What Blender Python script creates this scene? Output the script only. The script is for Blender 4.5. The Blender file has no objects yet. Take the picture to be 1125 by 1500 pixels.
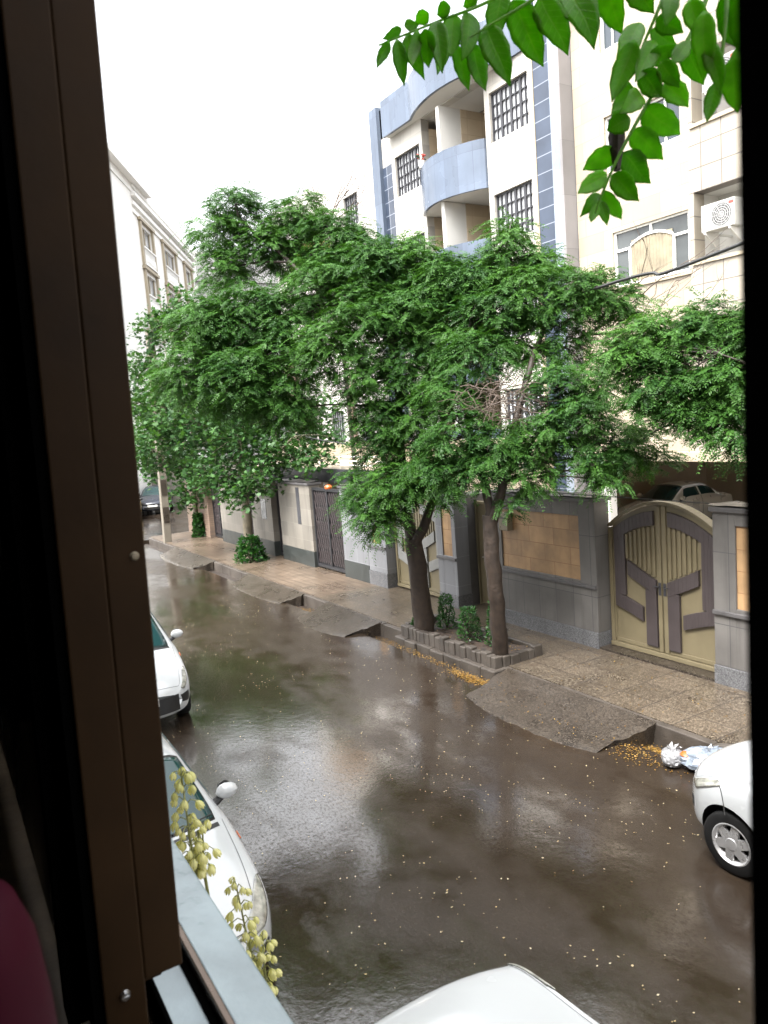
import bpy, math, random
import numpy as np
from mathutils import Vector, Matrix
R = math.radians
random.seed(7)
sc = bpy.context.scene
COL = sc.collection
ORI = {}

# ------------------------------------------------------------------ helpers
class MB:
    """collects faces for ONE mesh object"""
    def __init__(s): s.v, s.f, s.m = [], [], []
    def add(s, vs, fs, mi=0):
        b = len(s.v); s.v += [tuple(map(float, p)) for p in vs]
        for f in fs: s.f.append(tuple(b + i for i in f)); s.m.append(mi)
    def box(s, x0, x1, y0, y1, z0, z1, mi=0):
        s.add([(x0,y0,z0),(x1,y0,z0),(x1,y1,z0),(x0,y1,z0),(x0,y0,z1),(x1,y0,z1),(x1,y1,z1),(x0,y1,z1)],
              [(0,3,2,1),(4,5,6,7),(0,1,5,4),(1,2,6,5),(2,3,7,6),(3,0,4,7)], mi); return s
    def prism(s, poly, vec, mi=0):
        n = len(poly); q = [tuple(p[i] + vec[i] for i in range(3)) for p in poly]
        s.add(list(poly) + q, [tuple(range(n))[::-1], tuple(range(n, 2*n))] + [(i, (i+1) % n, n+(i+1) % n, n+i) for i in range(n)], mi); return s
    def grid(s, P, mi=0, flip=False):
        n, m = len(P), len(P[0])
        fs = [(i*m+j, i*m+j+1, (i+1)*m+j+1, (i+1)*m+j) for i in range(n-1) for j in range(m-1)]
        s.add([p for r in P for p in r], [f[::-1] for f in fs] if flip else fs, mi); return s
    def tube(s, pts, rad, n=8, mi=0, wob=0):
        pts = [Vector(p) for p in pts]
        if not hasattr(rad, '__len__'): rad = [rad]*len(pts)
        rings = []; side = None
        for i, p in enumerate(pts):
            t = (pts[min(i+1, len(pts)-1)] - pts[max(i-1, 0)]).normalized()
            if side is None:
                side = t.cross(Vector((0,0,1)) if abs(t.z) < .9 else Vector((1,0,0))).normalized()
            side = (side - t*side.dot(t)).normalized(); o = t.cross(side)
            rings.append([p + (side*math.cos(a)+o*math.sin(a))*rad[i]*(1+random.uniform(-wob, wob)) for a in [2*math.pi*k/n for k in range(n)]])
        vs = [p for r in rings for p in r]
        fs = [(i*n+k, i*n+(k+1) % n, (i+1)*n+(k+1) % n, (i+1)*n+k) for i in range(len(pts)-1) for k in range(n)]
        fs += [tuple(range(n))[::-1], tuple((len(pts)-1)*n+k for k in range(n))]
        s.add(vs, fs, mi); return s
    def lathe(s, prof, c=(0,0,0), axis='z', n=24, mi=0):
        vs = []
        for r, h in prof:
            for k in range(n):
                a = 2*math.pi*k/n; q = (r*math.cos(a), r*math.sin(a), h)
                if axis == 'x': q = (h, q[0], q[1])
                if axis == 'y': q = (q[0], h, q[1])
                vs.append((c[0]+q[0], c[1]+q[1], c[2]+q[2]))
        m = len(prof)
        s.add(vs, [(i*n+k, i*n+(k+1) % n, (i+1)*n+(k+1) % n, (i+1)*n+k) for i in range(m-1) for k in range(n)], mi)
        return s
    def build(s, name, mats, parent=None, smooth=False, bevel=0, angle=40):
        vs = np.array(s.v, dtype=float)
        if parent is not None: o0 = np.array(ORI.get(parent.name, (0,0,0)))
        else:
            lo, hi = vs.min(0), vs.max(0); o0 = np.array([(lo[0]+hi[0])/2, (lo[1]+hi[1])/2, lo[2]])
        me = bpy.data.meshes.new(name)
        me.from_pydata([tuple(p) for p in vs - o0], [], s.f)
        ms = mats if isinstance(mats, (list, tuple)) else [mats]
        for m in ms: me.materials.append(m)
        if len(ms) > 1: me.polygons.foreach_set('material_index', s.m)
        if smooth:
            me.shade_smooth()
            try: me.set_sharp_from_angle(angle=R(angle))
            except Exception: pass
        o = bpy.data.objects.new(name, me); COL.objects.link(o)
        if parent is not None: o.parent = parent
        else: o.location = tuple(o0)
        ORI[o.name] = tuple(o0)
        if bevel:
            b = o.modifiers.new('bevel', 'BEVEL'); b.width = bevel; b.segments = 2; b.limit_method = 'ANGLE'
        return o

def B(*a): return MB().box(*a)
def tag(o, label=None, cat=None, group=None, kind=None):
    if label: o['label'] = label
    if cat: o['category'] = cat
    if group: o['group'] = group
    if kind: o['kind'] = kind
    return o
def thing(name, label, cat, loc=(0,0,0), rz=None, group=None):
    o = bpy.data.objects.new(name, None); COL.objects.link(o); o.location = loc; o.empty_display_size = .2
    if rz is not None: o.rotation_euler = (0,0,rz); ORI[o.name] = (0,0,0)   # children in local coordinates
    else: ORI[o.name] = tuple(loc)
    return tag(o, label, cat, group)
def copy_tree(o, parent=None):
    c = o.copy(); COL.objects.link(c); ORI[c.name] = ORI.get(o.name, (0,0,0))
    if parent is not None: c.parent = parent
    for ch in [k for k in bpy.data.objects if k.parent == o]: copy_tree(ch, c)
    return c

# ------------------------------------------------------------------ materials
def newmat(name):
    m = bpy.data.materials.new(name); m.use_nodes = True; nt = m.node_tree
    return m, nt, nt.nodes['Principled BSDF']
def N(nt, t, **k):
    n = nt.nodes.new('ShaderNode'+t)
    for a, b in k.items():
        if a in n.inputs: n.inputs[a].default_value = b
        else: setattr(n, a, b)
    return n
def mathn(nt, op, a, b=0, clamp=False):
    n = nt.nodes.new('ShaderNodeMath'); n.operation = op; n.use_clamp = clamp
    for i, q in enumerate((a, b)):
        if isinstance(q, (int, float)): n.inputs[i].default_value = q
        else: nt.links.new(q, n.inputs[i])
    return n.outputs[0]
def mixc(nt, f, a, b, mode='MIX'):
    n = nt.nodes.new('ShaderNodeMix'); n.data_type = 'RGBA'; n.blend_type = mode
    for q, i in ((f, n.inputs[0]), (a, n.inputs[6]), (b, n.inputs[7])):
        if isinstance(q, (int, float)): i.default_value = q
        elif isinstance(q, (tuple, list)): i.default_value = (*q[:3], 1)
        else: nt.links.new(q, i)
    return n.outputs[2]
def ramp(nt, x, lo, hi, a=0., b=1.):
    n = nt.nodes.new('ShaderNodeMapRange'); nt.links.new(x, n.inputs[0])
    n.inputs[1].default_value, n.inputs[2].default_value, n.inputs[3].default_value, n.inputs[4].default_value = lo, hi, a, b
    return n.outputs[0]
def pos(nt, scale=(1,1,1)):
    g = nt.nodes.new('ShaderNodeNewGeometry')
    n = nt.nodes.new('ShaderNodeVectorMath'); n.operation = 'MULTIPLY'; n.inputs[1].default_value = scale
    nt.links.new(g.outputs['Position'], n.inputs[0]); return n.outputs[0]
def objc(nt, scale=(1,1,1)):
    g = nt.nodes.new('ShaderNodeTexCoord')
    n = nt.nodes.new('ShaderNodeVectorMath'); n.operation = 'MULTIPLY'; n.inputs[1].default_value = scale
    nt.links.new(g.outputs['Object'], n.inputs[0]); return n.outputs[0]
def noise(nt, vec, scale, detail=4, rough=.55):
    n = N(nt, 'TexNoise', Scale=scale, Detail=detail, Roughness=rough); nt.links.new(vec, n.inputs['Vector']); return n.outputs[0]
def bump(nt, h, strength, dist=.01):
    n = N(nt, 'Bump', Strength=strength, Distance=dist); nt.links.new(h, n.inputs['Height']); return n.outputs[0]
def mul(c, k): return tuple(min(1, q*k) for q in c)

def mat(name, c, rough=.5, var=.18, ns=2.5, bmp=.15, bs=35, metal=0, spec=.5, coat=0, streak=0, speck=None, ss=90, tiles=None):
    """tiles = (axes, width, height, joint colour, joint size, offset)"""
    m, nt, p = newmat(name); L = nt.links.new
    n1 = noise(nt, pos(nt), ns)
    col = mixc(nt, ramp(nt, n1, .3, .7), mul(c, 1-var), mul(c, 1+var))
    h = noise(nt, pos(nt), bs)
    if speck:
        v = N(nt, 'TexVoronoi', Scale=ss); L(pos(nt), v.inputs['Vector'])
        rv = nt.nodes.new('ShaderNodeSeparateColor'); L(v.outputs['Color'], rv.inputs[0])
        col = mixc(nt, ramp(nt, rv.outputs[0], .55, .75), col, speck)
        col = mixc(nt, ramp(nt, rv.outputs[1], .7, .85), col, mul(c, .45))
    if streak:
        s1 = noise(nt, pos(nt, (5, 5, .35)), 1.6, 3)
        col = mixc(nt, ramp(nt, s1, .52, .78, 0, streak), col, mul(c, .4))
    if tiles:
        ax, tw, th, jc, js, off = tiles
        sp = nt.nodes.new('ShaderNodeSeparateXYZ'); L(pos(nt), sp.inputs[0])
        cb = nt.nodes.new('ShaderNodeCombineXYZ'); L(sp.outputs[ax[0]], cb.inputs[0]); L(sp.outputs[ax[1]], cb.inputs[1])
        bt = N(nt, 'TexBrick', Scale=1., offset=off); L(cb.outputs[0], bt.inputs['Vector'])
        for k, q in (('Color1', (.86,.86,.86,1)), ('Color2', (1.12,1.12,1.12,1)), ('Mortar', (1,1,1,1)), ('Mortar Size', js), ('Mortar Smooth', .2), ('Brick Width', tw), ('Row Height', th), ('Bias', 0.)): bt.inputs[k].default_value = q
        col = mixc(nt, 1., col, bt.outputs[0], 'MULTIPLY')
        col = mixc(nt, bt.outputs[1], col, jc)
        h = mathn(nt, 'SUBTRACT', mathn(nt, 'MULTIPLY', h, .25), bt.outputs[1])
    L(col, p.inputs['Base Color'])
    p.inputs['Metallic'].default_value = metal; p.inputs['Specular IOR Level'].default_value = spec
    L(ramp(nt, n1, .3, .7, max(.03, rough-.08), min(1, rough+.08)), p.inputs['Roughness'])
    if coat: p.inputs['Coat Weight'].default_value = coat; p.inputs['Coat Roughness'].default_value = .06
    if bmp: L(bump(nt, h, bmp), p.inputs['Normal'])
    return m

M = {}
AX = {'X': 0, 'Y': 1, 'Z': 2}
M['stone'] = mat('grey_stone', (.11,.103,.096), .5, .22, 1.6, .25, 60, streak=.45, tiles=((1,2), .42, 1.02, (.05,.05,.05), .006, 0))
M['plinth'] = mat('granite_plinth', (.1,.1,.105), .5, .2, 3, .2, 80, speck=(.15,.15,.15), ss=110, streak=.3)
M['ledge'] = mat('stone_ledge', (.08,.076,.076), .55, .2, 4, .2, 60, streak=.3)
M['orange'] = mat('orange_travertine', (.32,.2,.1), .5, .25, 3, .15, 50, streak=.3, tiles=((1,2), .62, .3, (.2,.1,.045), .005, .37))
M['lightgrey'] = mat('pale_grey_slabs', (.16,.163,.17), .5, .1, 1.5, .12, 60, streak=.35, tiles=((1,2), .6, .62, (.24,.24,.25), .004, 0))
M['beigewall'] = mat('beige_slabs', (.165,.15,.127), .5, .12, 1.5, .12, 60, streak=.4, tiles=((1,2), .5, .45, (.2,.19,.16), .005, 0))
M['darkbase'] = mat('dark_green_granite', (.03,.034,.032), .4, .2, 4, .1, 60)
M['bitumen'] = mat('wet_bitumen', (.035,.032,.03), .35, .4, 6, .9, 14)
M['concrete'] = mat('worn_concrete', (.032,.0245,.018), .3, .4, 2, .6, 45, speck=(.06,.049,.038), ss=70)
M['gutter'] = mat('wet_gutter_concrete', (.028,.022,.018), .4, .5, 3, .8, 20)
M['walk'] = mat('aggregate_slabs', (.062,.047,.033), .32, .4, 1.2, .6, 60, speck=(.145,.12,.088), ss=75, tiles=((0,1), .5, .6, (.036,.028,.022), .008, 0))
M['walk2'] = mat('small_paving_tiles', (.105,.078,.056), .3, .35, .9, .4, 60, tiles=((0,1), .2, .2, (.05,.036,.026), .012, 0))
M['kerb'] = mat('kerb_stone', (.055,.046,.038), .45, .35, 3, .6, 25)
M['soil'] = mat('wet_soil', (.026,.016,.01), .7, .5, 8, 1., 25)
M['gate'] = mat('cream_gate_paint', (.15,.125,.074), .4, .08, 3, .05, 40, streak=.15)
M['gategrey'] = mat('grey_gate_paint', (.05,.04,.04), .4, .1, 3, .05, 40)
M['gatelight'] = mat('pale_grey_gate_paint', (.19,.19,.18), .4, .1, 3, .05, 40)
M['blackgate'] = mat('black_iron', (.018,.018,.02), .4, .2, 6, .1, 40)
M['cream'] = mat('cream_cladding', (.31,.265,.2), .5, .08, .8, .05, 60, streak=.16, tiles=((1,2), 1.2, .48, (.22,.18,.13), .007, .5))
M['creamtile'] = mat('cream_square_tiles', (.31,.275,.22), .45, .06, 1, .08, 60, streak=.16, tiles=((1,2), .52, .52, (.12,.105,.09), .014, 0))
M['trim'] = mat('cream_trim', (.33,.28,.2), .55, .08, 2, .05)
M['whitestone'] = mat('white_cladding', (.4,.38,.34), .5, .07, .8, .05, 60, streak=.18, tiles=((1,2), .62, .44, (.28,.27,.245), .006, .5))
M['whitetile'] = mat('white_square_tiles', (.41,.39,.36), .5, .07, .8, .05, 60, streak=.18, tiles=((1,2), .6, .6, (.3,.29,.27), .009, 0))
M['balcony_in'] = mat('beige_balcony_tiles', (.42,.34,.24), .5, .08, 1, .05, 60, tiles=((0,2), .6, .5, (.36,.29,.2), .01, 0))
M['balcony_in2'] = mat('beige_balcony_back_tiles', (.42,.34,.24), .5, .08, 1, .05, 60, tiles=((1,2), .6, .5, (.36,.29,.2), .01, 0))
M['bluegranite'] = mat('blue_grey_granite', (.08,.102,.14), .25, .2, .6, .03, 60, streak=.25, tiles=((1,2), .48, 3., (.05,.06,.09), .006, 0))
M['bluetile'] = mat('dark_blue_tiles', (.036,.047,.07), .18, .3, .8, .03, 60, tiles=((1,2), 3., .46, (.2,.22,.26), .012, 0))
M['bluepale'] = mat('pale_blue_granite', (.2,.23,.27), .3, .1, 1, .03, 60, tiles=((1,2), 3., 1.4, (.25,.28,.32), .006, 0))
M['shadedside'] = mat('shaded_side_granite', (.2,.19,.19), .4, .1, 1, .05, tiles=((0,2), 3., 1.4, (.12,.12,.12), .006, 0))  # granite in a greyer tone, shade of the side face painted in
M['roofwhite'] = mat('white_plaster', (.52,.51,.48), .6, .04, 1, .05)
M['brightwhite'] = mat('bright_white_stone', (.78,.77,.74), .55, .04, 1, .05)
M['greyconc'] = mat('grey_render', (.3,.3,.29), .7, .1, .5, .1)
M['garage'] = mat('brown_garage_plaster', (.55,.46,.35), .6, .12, .6, .1)
M['garfloor'] = mat('garage_floor', (.22,.19,.15), .4, .2, 1, .1)
M['darkframe'] = mat('dark_window_iron', (.03,.03,.035), .4, .1, 3, 0)
M['whiteframe'] = mat('white_window_frame', (.75,.74,.7), .4, .05, 3, 0)
M['brownframe'] = mat('brown_sash_paint', (.022,.0115,.0045), .55, .3, 7, .08, 22, spec=.1, streak=.3)
M['rubber_and_shade'] = mat('black_rubber_and_shade', (.0015,.0015,.0015), .95, .1, 5, 0, spec=0)  # rubber seals, and the painted shade on the right jamb
M['alu'] = mat('anodised_track', (.5,.5,.5), .3, .15, 20, .05, 80, metal=1)
M['brownrail'] = mat('brown_metal_rail', (.12,.09,.07), .25, .15, 20, .05, metal=.8)
M['sill'] = mat('wet_pale_sill', (.22,.27,.285), .14, .28, 7, .2, 40)
M['oldsill'] = mat('stained_inner_sill', (.1,.075,.05), .5, .4, 10, .2)
M['plaster'] = mat('room_plaster', (.03,.026,.02), .8, .1, 1, .05, spec=.1)
M['facade'] = mat('brick_facade', (.3,.24,.17), .6, .1, 1, .1, tiles=((1,2), .24, .08, (.2,.18,.15), .008, .5))
M['wood'] = mat('dark_floor', (.06,.04,.025), .4, .2, 2, .05)
M['bark'] = mat('wet_brown_bark', (.027,.0175,.0115), .6, .45, 9, 1., 18)
M['barkpale'] = mat('pale_plane_bark', (.17,.145,.1), .6, .4, 4, .4, 12)
M['twig'] = mat('dry_twig', (.062,.042,.03), .7, .3, 9, .2)
M['pole'] = mat('pole_concrete', (.135,.117,.09), .6, .15, 3, .3, 30, streak=.3)
M['tyre'] = mat('tyre_rubber', (.008,.008,.008), .6, .2, 8, .1, spec=.2)
M['rim'] = mat('silver_wheel_cover', (.42,.42,.42), .3, .06, 8, 0, metal=.6)
M['white'] = mat('white_car_paint', (.43,.445,.45), .2, .02, 2, 0, coat=.8)
M['silver'] = mat('beige_silver_paint', (.8,.78,.73), .3, .04, 2, 0, metal=.3, coat=.6)
M['navy'] = mat('dark_navy_paint', (.012,.015,.024), .3, .1, 2, 0, coat=.15)
M['yellow'] = mat('yellow_taxi_paint', (.6,.42,.08), .25, .04, 2, 0, coat=.8)
M['blackplastic'] = mat('black_plastic', (.012,.012,.012), .45, .1, 8, 0)
M['seam'] = mat('panel_gap', (.05,.05,.05), .6, .1, 8, 0)
M['orangelens'] = mat('orange_lens', (.4,.08,.01), .3, .1, 8, 0)
M['carglass'] = mat('tinted_car_glass', (.014,.045,.045), .05, .2, 1, 0, spec=.7)
M['darkglass'] = mat('dark_window_glass', (.03,.04,.05), .06, .3, .7, 0, spec=.7)
M['paleglass'] = mat('curtain_and_sky_glass', (.42,.43,.44), .08, .35, 1.6, 0, spec=.7)  # pale base colour paints curtains plus sky reflected in the panes
M['paneglass'] = mat('dark_green_pane', (.003,.006,.005), .25, .4, 6, 0, spec=.15)
M['headlight'] = mat('headlight_glass', (.22,.22,.19), .1, .5, 14, .3, 25, coat=1)
M['chrome'] = mat('reflector', (.7,.7,.68), .15, .1, 5, 0, metal=1)
M['glassgrey'] = mat('sky_reflecting_glass', (.05,.055,.055), .06, .4, 1.2, 0, spec=.7)
M['stalk'] = mat('pale_flower_stem', (.19,.2,.07), .5, .1, 8, 0)
M['acwhite'] = mat('air_conditioner_plastic', (.33,.325,.3), .5, .05, 3, 0)
M['curtain'] = mat('beige_curtain', (.2,.17,.115), .8, .3, 3, 0)
M['bag'] = mat('white_plastic_bag', (.22,.22,.225), .25, .2, 9, .6, 14)
M['bagblue'] = mat('clear_blue_bag', (.16,.185,.22), .18, .3, 9, .6, 14)
M['magenta'] = mat('magenta_plastic', (.03,.001,.008), .6, .1, 5, 0, spec=.06)
M['mailbox'] = mat('beige_box_paint', (.2,.17,.115), .5, .1, 5, .05)
M['cable'] = mat('black_cable', (.015,.015,.015), .6, .1, 5, 0)
M['red'] = mat('red_paint', (.45,.05,.04), .5, .1, 5, 0)
M['redbrown'] = mat('red_brown_brick', (.2,.14,.1), .6, .15, 3, .1, tiles=((1,2), .24, .08, (.15,.11,.085), .01, .5))

def leafmat(name, dark, light, trans=.35, rough=.4, spec=.4):
    m, nt, p = newmat(name); L = nt.links.new
    a = nt.nodes.new('ShaderNodeAttribute'); a.attribute_name = 'tint'
    col = mixc(nt, a.outputs['Fac'], dark, light)
    L(col, p.inputs['Base Color']); p.inputs['Roughness'].default_value = rough; p.inputs['Specular IOR Level'].default_value = spec
    t = nt.nodes.new('ShaderNodeBsdfTranslucent'); L(mixc(nt, 1., col, (1.25,1.35,.5), 'MULTIPLY'), t.inputs[0])
    mx = nt.nodes.new('ShaderNodeMixShader'); mx.inputs[0].default_value = trans
    L(p.outputs[0], mx.inputs[1]); L(t.outputs[0], mx.inputs[2])
    L(mx.outputs[0], nt.nodes['Material Output'].inputs[0]); return m
M['locust'] = leafmat('locust_leaf', (.010,.040,.010), (.06,.15,.022), .27, .45, .2)
M['plane'] = leafmat('plane_leaf', (.014,.048,.016), (.06,.135,.034), .28, .45, .25)
M['shrub'] = leafmat('shrub_leaf', (.01,.045,.01), (.035,.11,.02))
M['yucca'] = leafmat('yucca_petal', (.47,.46,.17), (.7,.67,.36), .3)
M['yuccaleaf'] = leafmat('yucca_blade', (.05,.09,.04), (.08,.13,.06), .1)
M['petal'] = leafmat('fallen_petal', (.3,.22,.1), (.5,.45,.32), .2)

def road_material():
    m, nt, p = newmat('wet_asphalt'); L = nt.links.new
    big = noise(nt, pos(nt, (.55, .28, 1)), 1.1, 5, .6)
    mid = noise(nt, pos(nt, (1.1, .7, 1)), 2.6, 5, .6)
    fine = noise(nt, pos(nt), 55, 4, .7)
    gritty = noise(nt, pos(nt), 130, 2, .6)
    ripple = noise(nt, pos(nt), 9, 3, .6)
    c = mixc(nt, ramp(nt, mid, .35, .7), (.02,.0138,.0092), (.029,.021,.0146))
    c = mixc(nt, ramp(nt, gritty, .62, .75, 0, .4), c, (.055,.043,.032))
    c = mixc(nt, ramp(nt, big, .55, .75, 0, .25), c, (.034,.025,.018))
    L(c, p.inputs['Base Color'])
    wet = ramp(nt, mathn(nt, 'ADD', big, mathn(nt, 'MULTIPLY', mathn(nt, 'SUBTRACT', mid, .5), .5)), .42, .62)   # 0 = film of water, 1 = rougher asphalt
    L(mathn(nt, 'ADD', mathn(nt, 'MULTIPLY', wet, .16), .08), p.inputs['Roughness'])
    p.inputs['Specular IOR Level'].default_value = .4
    sx = nt.nodes.new('ShaderNodeSeparateXYZ'); L(pos(nt), sx.inputs[0])
    film = ramp(nt, mathn(nt, 'SUBTRACT', big, ramp(nt, sx.outputs[0], 2.0, 5.0, .13, -.02)), .55, .43, .16, 1.)      # standing water, deeper towards the near kerb
    grain = noise(nt, pos(nt, (1.5, .8, 1)), 26, 5, .75)
    L(mathn(nt, 'MULTIPLY', film, ramp(nt, grain, .5, .6, 1, .2)), p.inputs['Coat Weight']); p.inputs['Coat IOR'].default_value = 1.9; p.inputs['Coat Roughness'].default_value = .04
    L(bump(nt, mathn(nt, 'ADD', mathn(nt, 'MULTIPLY', ripple, 1.2), mathn(nt, 'MULTIPLY', grain, .5)), .16, .006), p.inputs['Coat Normal'])
    h = mathn(nt, 'ADD', mathn(nt, 'MULTIPLY', mathn(nt, 'ADD', fine, mathn(nt, 'MULTIPLY', gritty, .5)), mathn(nt, 'ADD', mathn(nt, 'MULTIPLY', wet, .8), .2)), mathn(nt, 'MULTIPLY', ripple, .8))
    L(bump(nt, h, .45, .007), p.inputs['Normal'])
    return m
M['road'] = road_material()
SKY_STRENGTH, SUN_E, EXPO = 0.15, 0.5, 1.65
T1 = [(5.78,14.3,8.5,0.42),(5.38,14.47,8.01,0.45),(6.04,14.05,7.82,0.5),(5.46,14.32,7.28,0.45),(4.78,13.86,6.12,0.69),(5.33,13.54,6.2,0.76),(4.38,13.5,5.23,0.64),(4.98,13.11,5.05,0.74),(5.59,12.78,5.24,0.74),(5.97,13.14,6.14,0.76),(5.7,12.6,4.5,0.51),(6.91,13.82,8.2,0.53),(6.72,13.85,7.62,0.6),(7.22,13.08,7.66,0.62),(7.39,12.42,7.02,0.69),(6.8,12.72,6.7,0.76),(7.47,11.87,6.8,0.67),(7.96,11.59,6.94,0.51),(7.58,11.23,6.1,0.71),(6.94,11.59,5.91,0.71),(8.12,10.93,6.29,0.65),(8.0,10.66,5.55,0.64),(6.28,11.93,5.5,0.59),(6.81,11.52,4.85,0.57),(7.55,11.1,5.03,0.65),(7.03,11.52,4.13,0.51),(7.43,11.04,4.09,0.57),(6.86,11.55,3.66,0.39),(6.82,11.01,3.02,0.45),(6.53,11.39,2.8,0.36),(6.55,11.09,2.45,0.35),(7.27,11.01,3.27,0.48),(7.47,10.61,2.96,0.35),(6.35,11.56,3.23,0.17)]
T2 = [(8.79,9.94,7.07,0.36),(8.8,9.87,6.61,0.48),(8.41,10.07,6.42,0.41),(9.25,9.58,6.51,0.36),(8.29,10.38,6.42,0.46),(7.95,10.86,6.67,0.41),(8.62,9.42,6.03,0.55),(9.02,8.92,5.84,0.5),(9.49,8.64,5.91,0.43),(9.72,8.47,5.68,0.32),(8.18,9.76,5.76,0.53),(7.71,9.6,5.09,0.52),(8.52,9.36,5.21,0.4),(9.07,9.02,5.11,0.35),(7.27,9.78,4.48,0.43),(7.24,9.46,3.83,0.51),(7.55,9.02,3.64,0.47),(8.03,8.63,3.76,0.48),(8.36,8.23,4.03,0.47),(8.65,7.99,3.6,0.43),(9.01,7.66,3.58,0.34),(8.36,8.0,3.22,0.3),(8.51,7.65,3.06,0.16),(6.91,9.6,3.33,0.34),(7.87,8.65,3.25,0.35),(8.38,8.51,4.45,0.41),(9.25,7.48,3.32,0.18),(7.23,9.16,3.31,0.31),(8.93,8.2,4.51,0.31),(7.44,8.73,2.78,0.14)]
T0 = [(8.2,6.92,4.88,0.38),(8.61,6.7,5.02,0.43),(8.9,6.29,5.06,0.4),(8.92,5.93,5.05,0.34),(8.37,6.75,4.41,0.41),(8.67,6.35,4.46,0.49),(8.79,5.9,4.33,0.43),(8.54,6.36,4.03,0.32),(8.62,5.93,3.83,0.31),(8.77,5.81,3.6,0.22),(8.13,7.18,4.73,0.24),(8.18,6.82,4.07,0.18),(9.18,5.73,4.81,0.51),(9.17,5.64,4.13,0.51),(9.25,5.43,4.61,0.5)]
T3 = [(6.94,24.52,7.6,0.69),(6.46,24.63,6.34,0.69),(7.57,24.23,8.19,0.56),(6.85,24.21,5.01,1.04),(6.26,24.38,3.76,0.82),(7.46,23.18,4.5,1.23),(8.31,22.01,3.99,1.08),(9.04,21.03,4.32,0.97),(9.27,20.76,3.39,0.73),(9.63,20.02,3.85,0.71),(10.07,19.87,4.61,0.55),(10.02,19.19,3.81,0.31),(9.52,19.4,3.17,0.43),(8.6,21.1,2.94,0.69),(7.89,22.09,2.78,0.62),(8.08,21.32,2.28,0.53),(7.3,22.48,3.04,0.54),(9.08,24.49,8.14,0.5),(6.27,25.19,5.31,0.57),(8.71,23.1,5.06,1.08)]
T4 = [(8.36,30.16,3.6,0.86),(8.84,29.76,2.88,0.81),(9.0,28.96,2.08,0.74),(7.92,30.89,2.82,0.6),(9.85,29.24,3.47,1.08),(8.43,29.25,1.73,0.48),(7.76,31.78,4.22,0.98),(8.93,31.18,4.96,1.12),(10.39,30.32,5.11,1.12)]
LEAF_A = [(0.676,1.007,4.76,0.656,1.015,4.721,0.018),(0.691,1.008,4.765,0.694,1.001,4.696,0.025),(0.714,1.014,4.779,0.717,0.98,4.7,0.029),(0.715,0.969,4.767,0.721,0.973,4.715,0.03),(0.741,0.973,4.785,0.731,0.954,4.701,0.035),(0.791,0.993,4.768,0.798,0.976,4.695,0.028),(0.805,0.973,4.766,0.814,0.955,4.689,0.034),(0.819,0.953,4.785,0.829,0.916,4.682,0.046),(0.858,0.934,4.819,0.897,0.914,4.721,0.054),(0.889,0.907,4.818,0.922,0.886,4.73,0.05),(0.934,0.894,4.84,0.942,0.852,4.727,0.056),(0.984,0.871,4.85,1.004,0.851,4.76,0.048),(0.999,0.826,4.821,1.005,0.792,4.763,0.041),(0.717,1.032,4.796,0.689,1.045,4.781,0.017),(0.716,1.022,4.795,0.745,1.023,4.803,0.019),(0.75,1.003,4.811,0.741,1.028,4.808,0.025),(0.767,0.97,4.808,0.756,0.991,4.804,0.025),(0.806,0.952,4.821,0.797,0.978,4.818,0.025),(0.778,0.996,4.795,0.745,0.985,4.714,0.032),(0.71,0.98,4.769,0.69,0.971,4.711,0.022),(0.86,0.959,4.842,0.837,0.959,4.766,0.042),(0.801,0.965,4.803,0.774,0.961,4.728,0.035),(0.774,0.973,4.801,0.759,0.967,4.734,0.037)]
LEAF_B = [(0.89,0.689,4.609,0.915,0.672,4.575,0.032),(0.875,0.71,4.586,0.926,0.694,4.55,0.042),(0.863,0.721,4.558,0.908,0.708,4.52,0.038),(0.856,0.733,4.531,0.901,0.724,4.493,0.039),(0.832,0.73,4.5,0.847,0.7,4.459,0.033),(0.829,0.743,4.483,0.86,0.741,4.447,0.024),(0.825,0.746,4.47,0.831,0.741,4.437,0.017),(0.812,0.74,4.463,0.793,0.734,4.437,0.014),(0.823,0.744,4.478,0.798,0.758,4.45,0.018),(0.807,0.717,4.495,0.758,0.722,4.467,0.027),(0.851,0.737,4.536,0.824,0.774,4.518,0.033),(0.832,0.697,4.559,0.814,0.721,4.55,0.033),(0.868,0.708,4.626,0.876,0.682,4.586,0.034),(0.861,0.71,4.665,0.834,0.728,4.591,0.034),(0.9,0.732,4.703,0.848,0.732,4.626,0.033),(0.889,0.712,4.642,0.908,0.681,4.655,0.027),(0.912,0.715,4.704,0.933,0.69,4.678,0.031),(0.911,0.725,4.692,0.957,0.718,4.679,0.026),(0.927,0.684,4.659,0.961,0.681,4.613,0.034),(0.86,0.701,4.593,0.816,0.703,4.564,0.03),(0.9,0.709,4.67,0.854,0.706,4.61,0.031),(0.881,0.686,4.632,0.894,0.669,4.595,0.028),(0.863,0.724,4.619,0.829,0.72,4.56,0.027),(0.885,0.672,4.625,0.922,0.671,4.658,0.023)]
LEAF_D = [(0.754,0.531,4.596,0.76,0.539,4.529,0.028),(0.807,0.545,4.631,0.806,0.531,4.569,0.033),(0.762,0.532,4.568,0.765,0.523,4.511,0.022),(0.774,0.533,4.53,0.763,0.538,4.489,0.019),(0.785,0.523,4.551,0.788,0.519,4.495,0.03),(0.777,0.566,4.628,0.784,0.555,4.582,0.027),(0.794,0.517,4.615,0.803,0.513,4.547,0.036),(0.723,0.546,4.614,0.705,0.542,4.576,0.021),(0.824,0.533,4.58,0.819,0.527,4.513,0.03)]
RA= [(0.671, 1.029, 4.762), (0.751, 0.985, 4.791), (0.825, 0.944, 4.817), (0.965, 0.894, 4.891), (1.122, 0.85, 4.994)]
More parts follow.
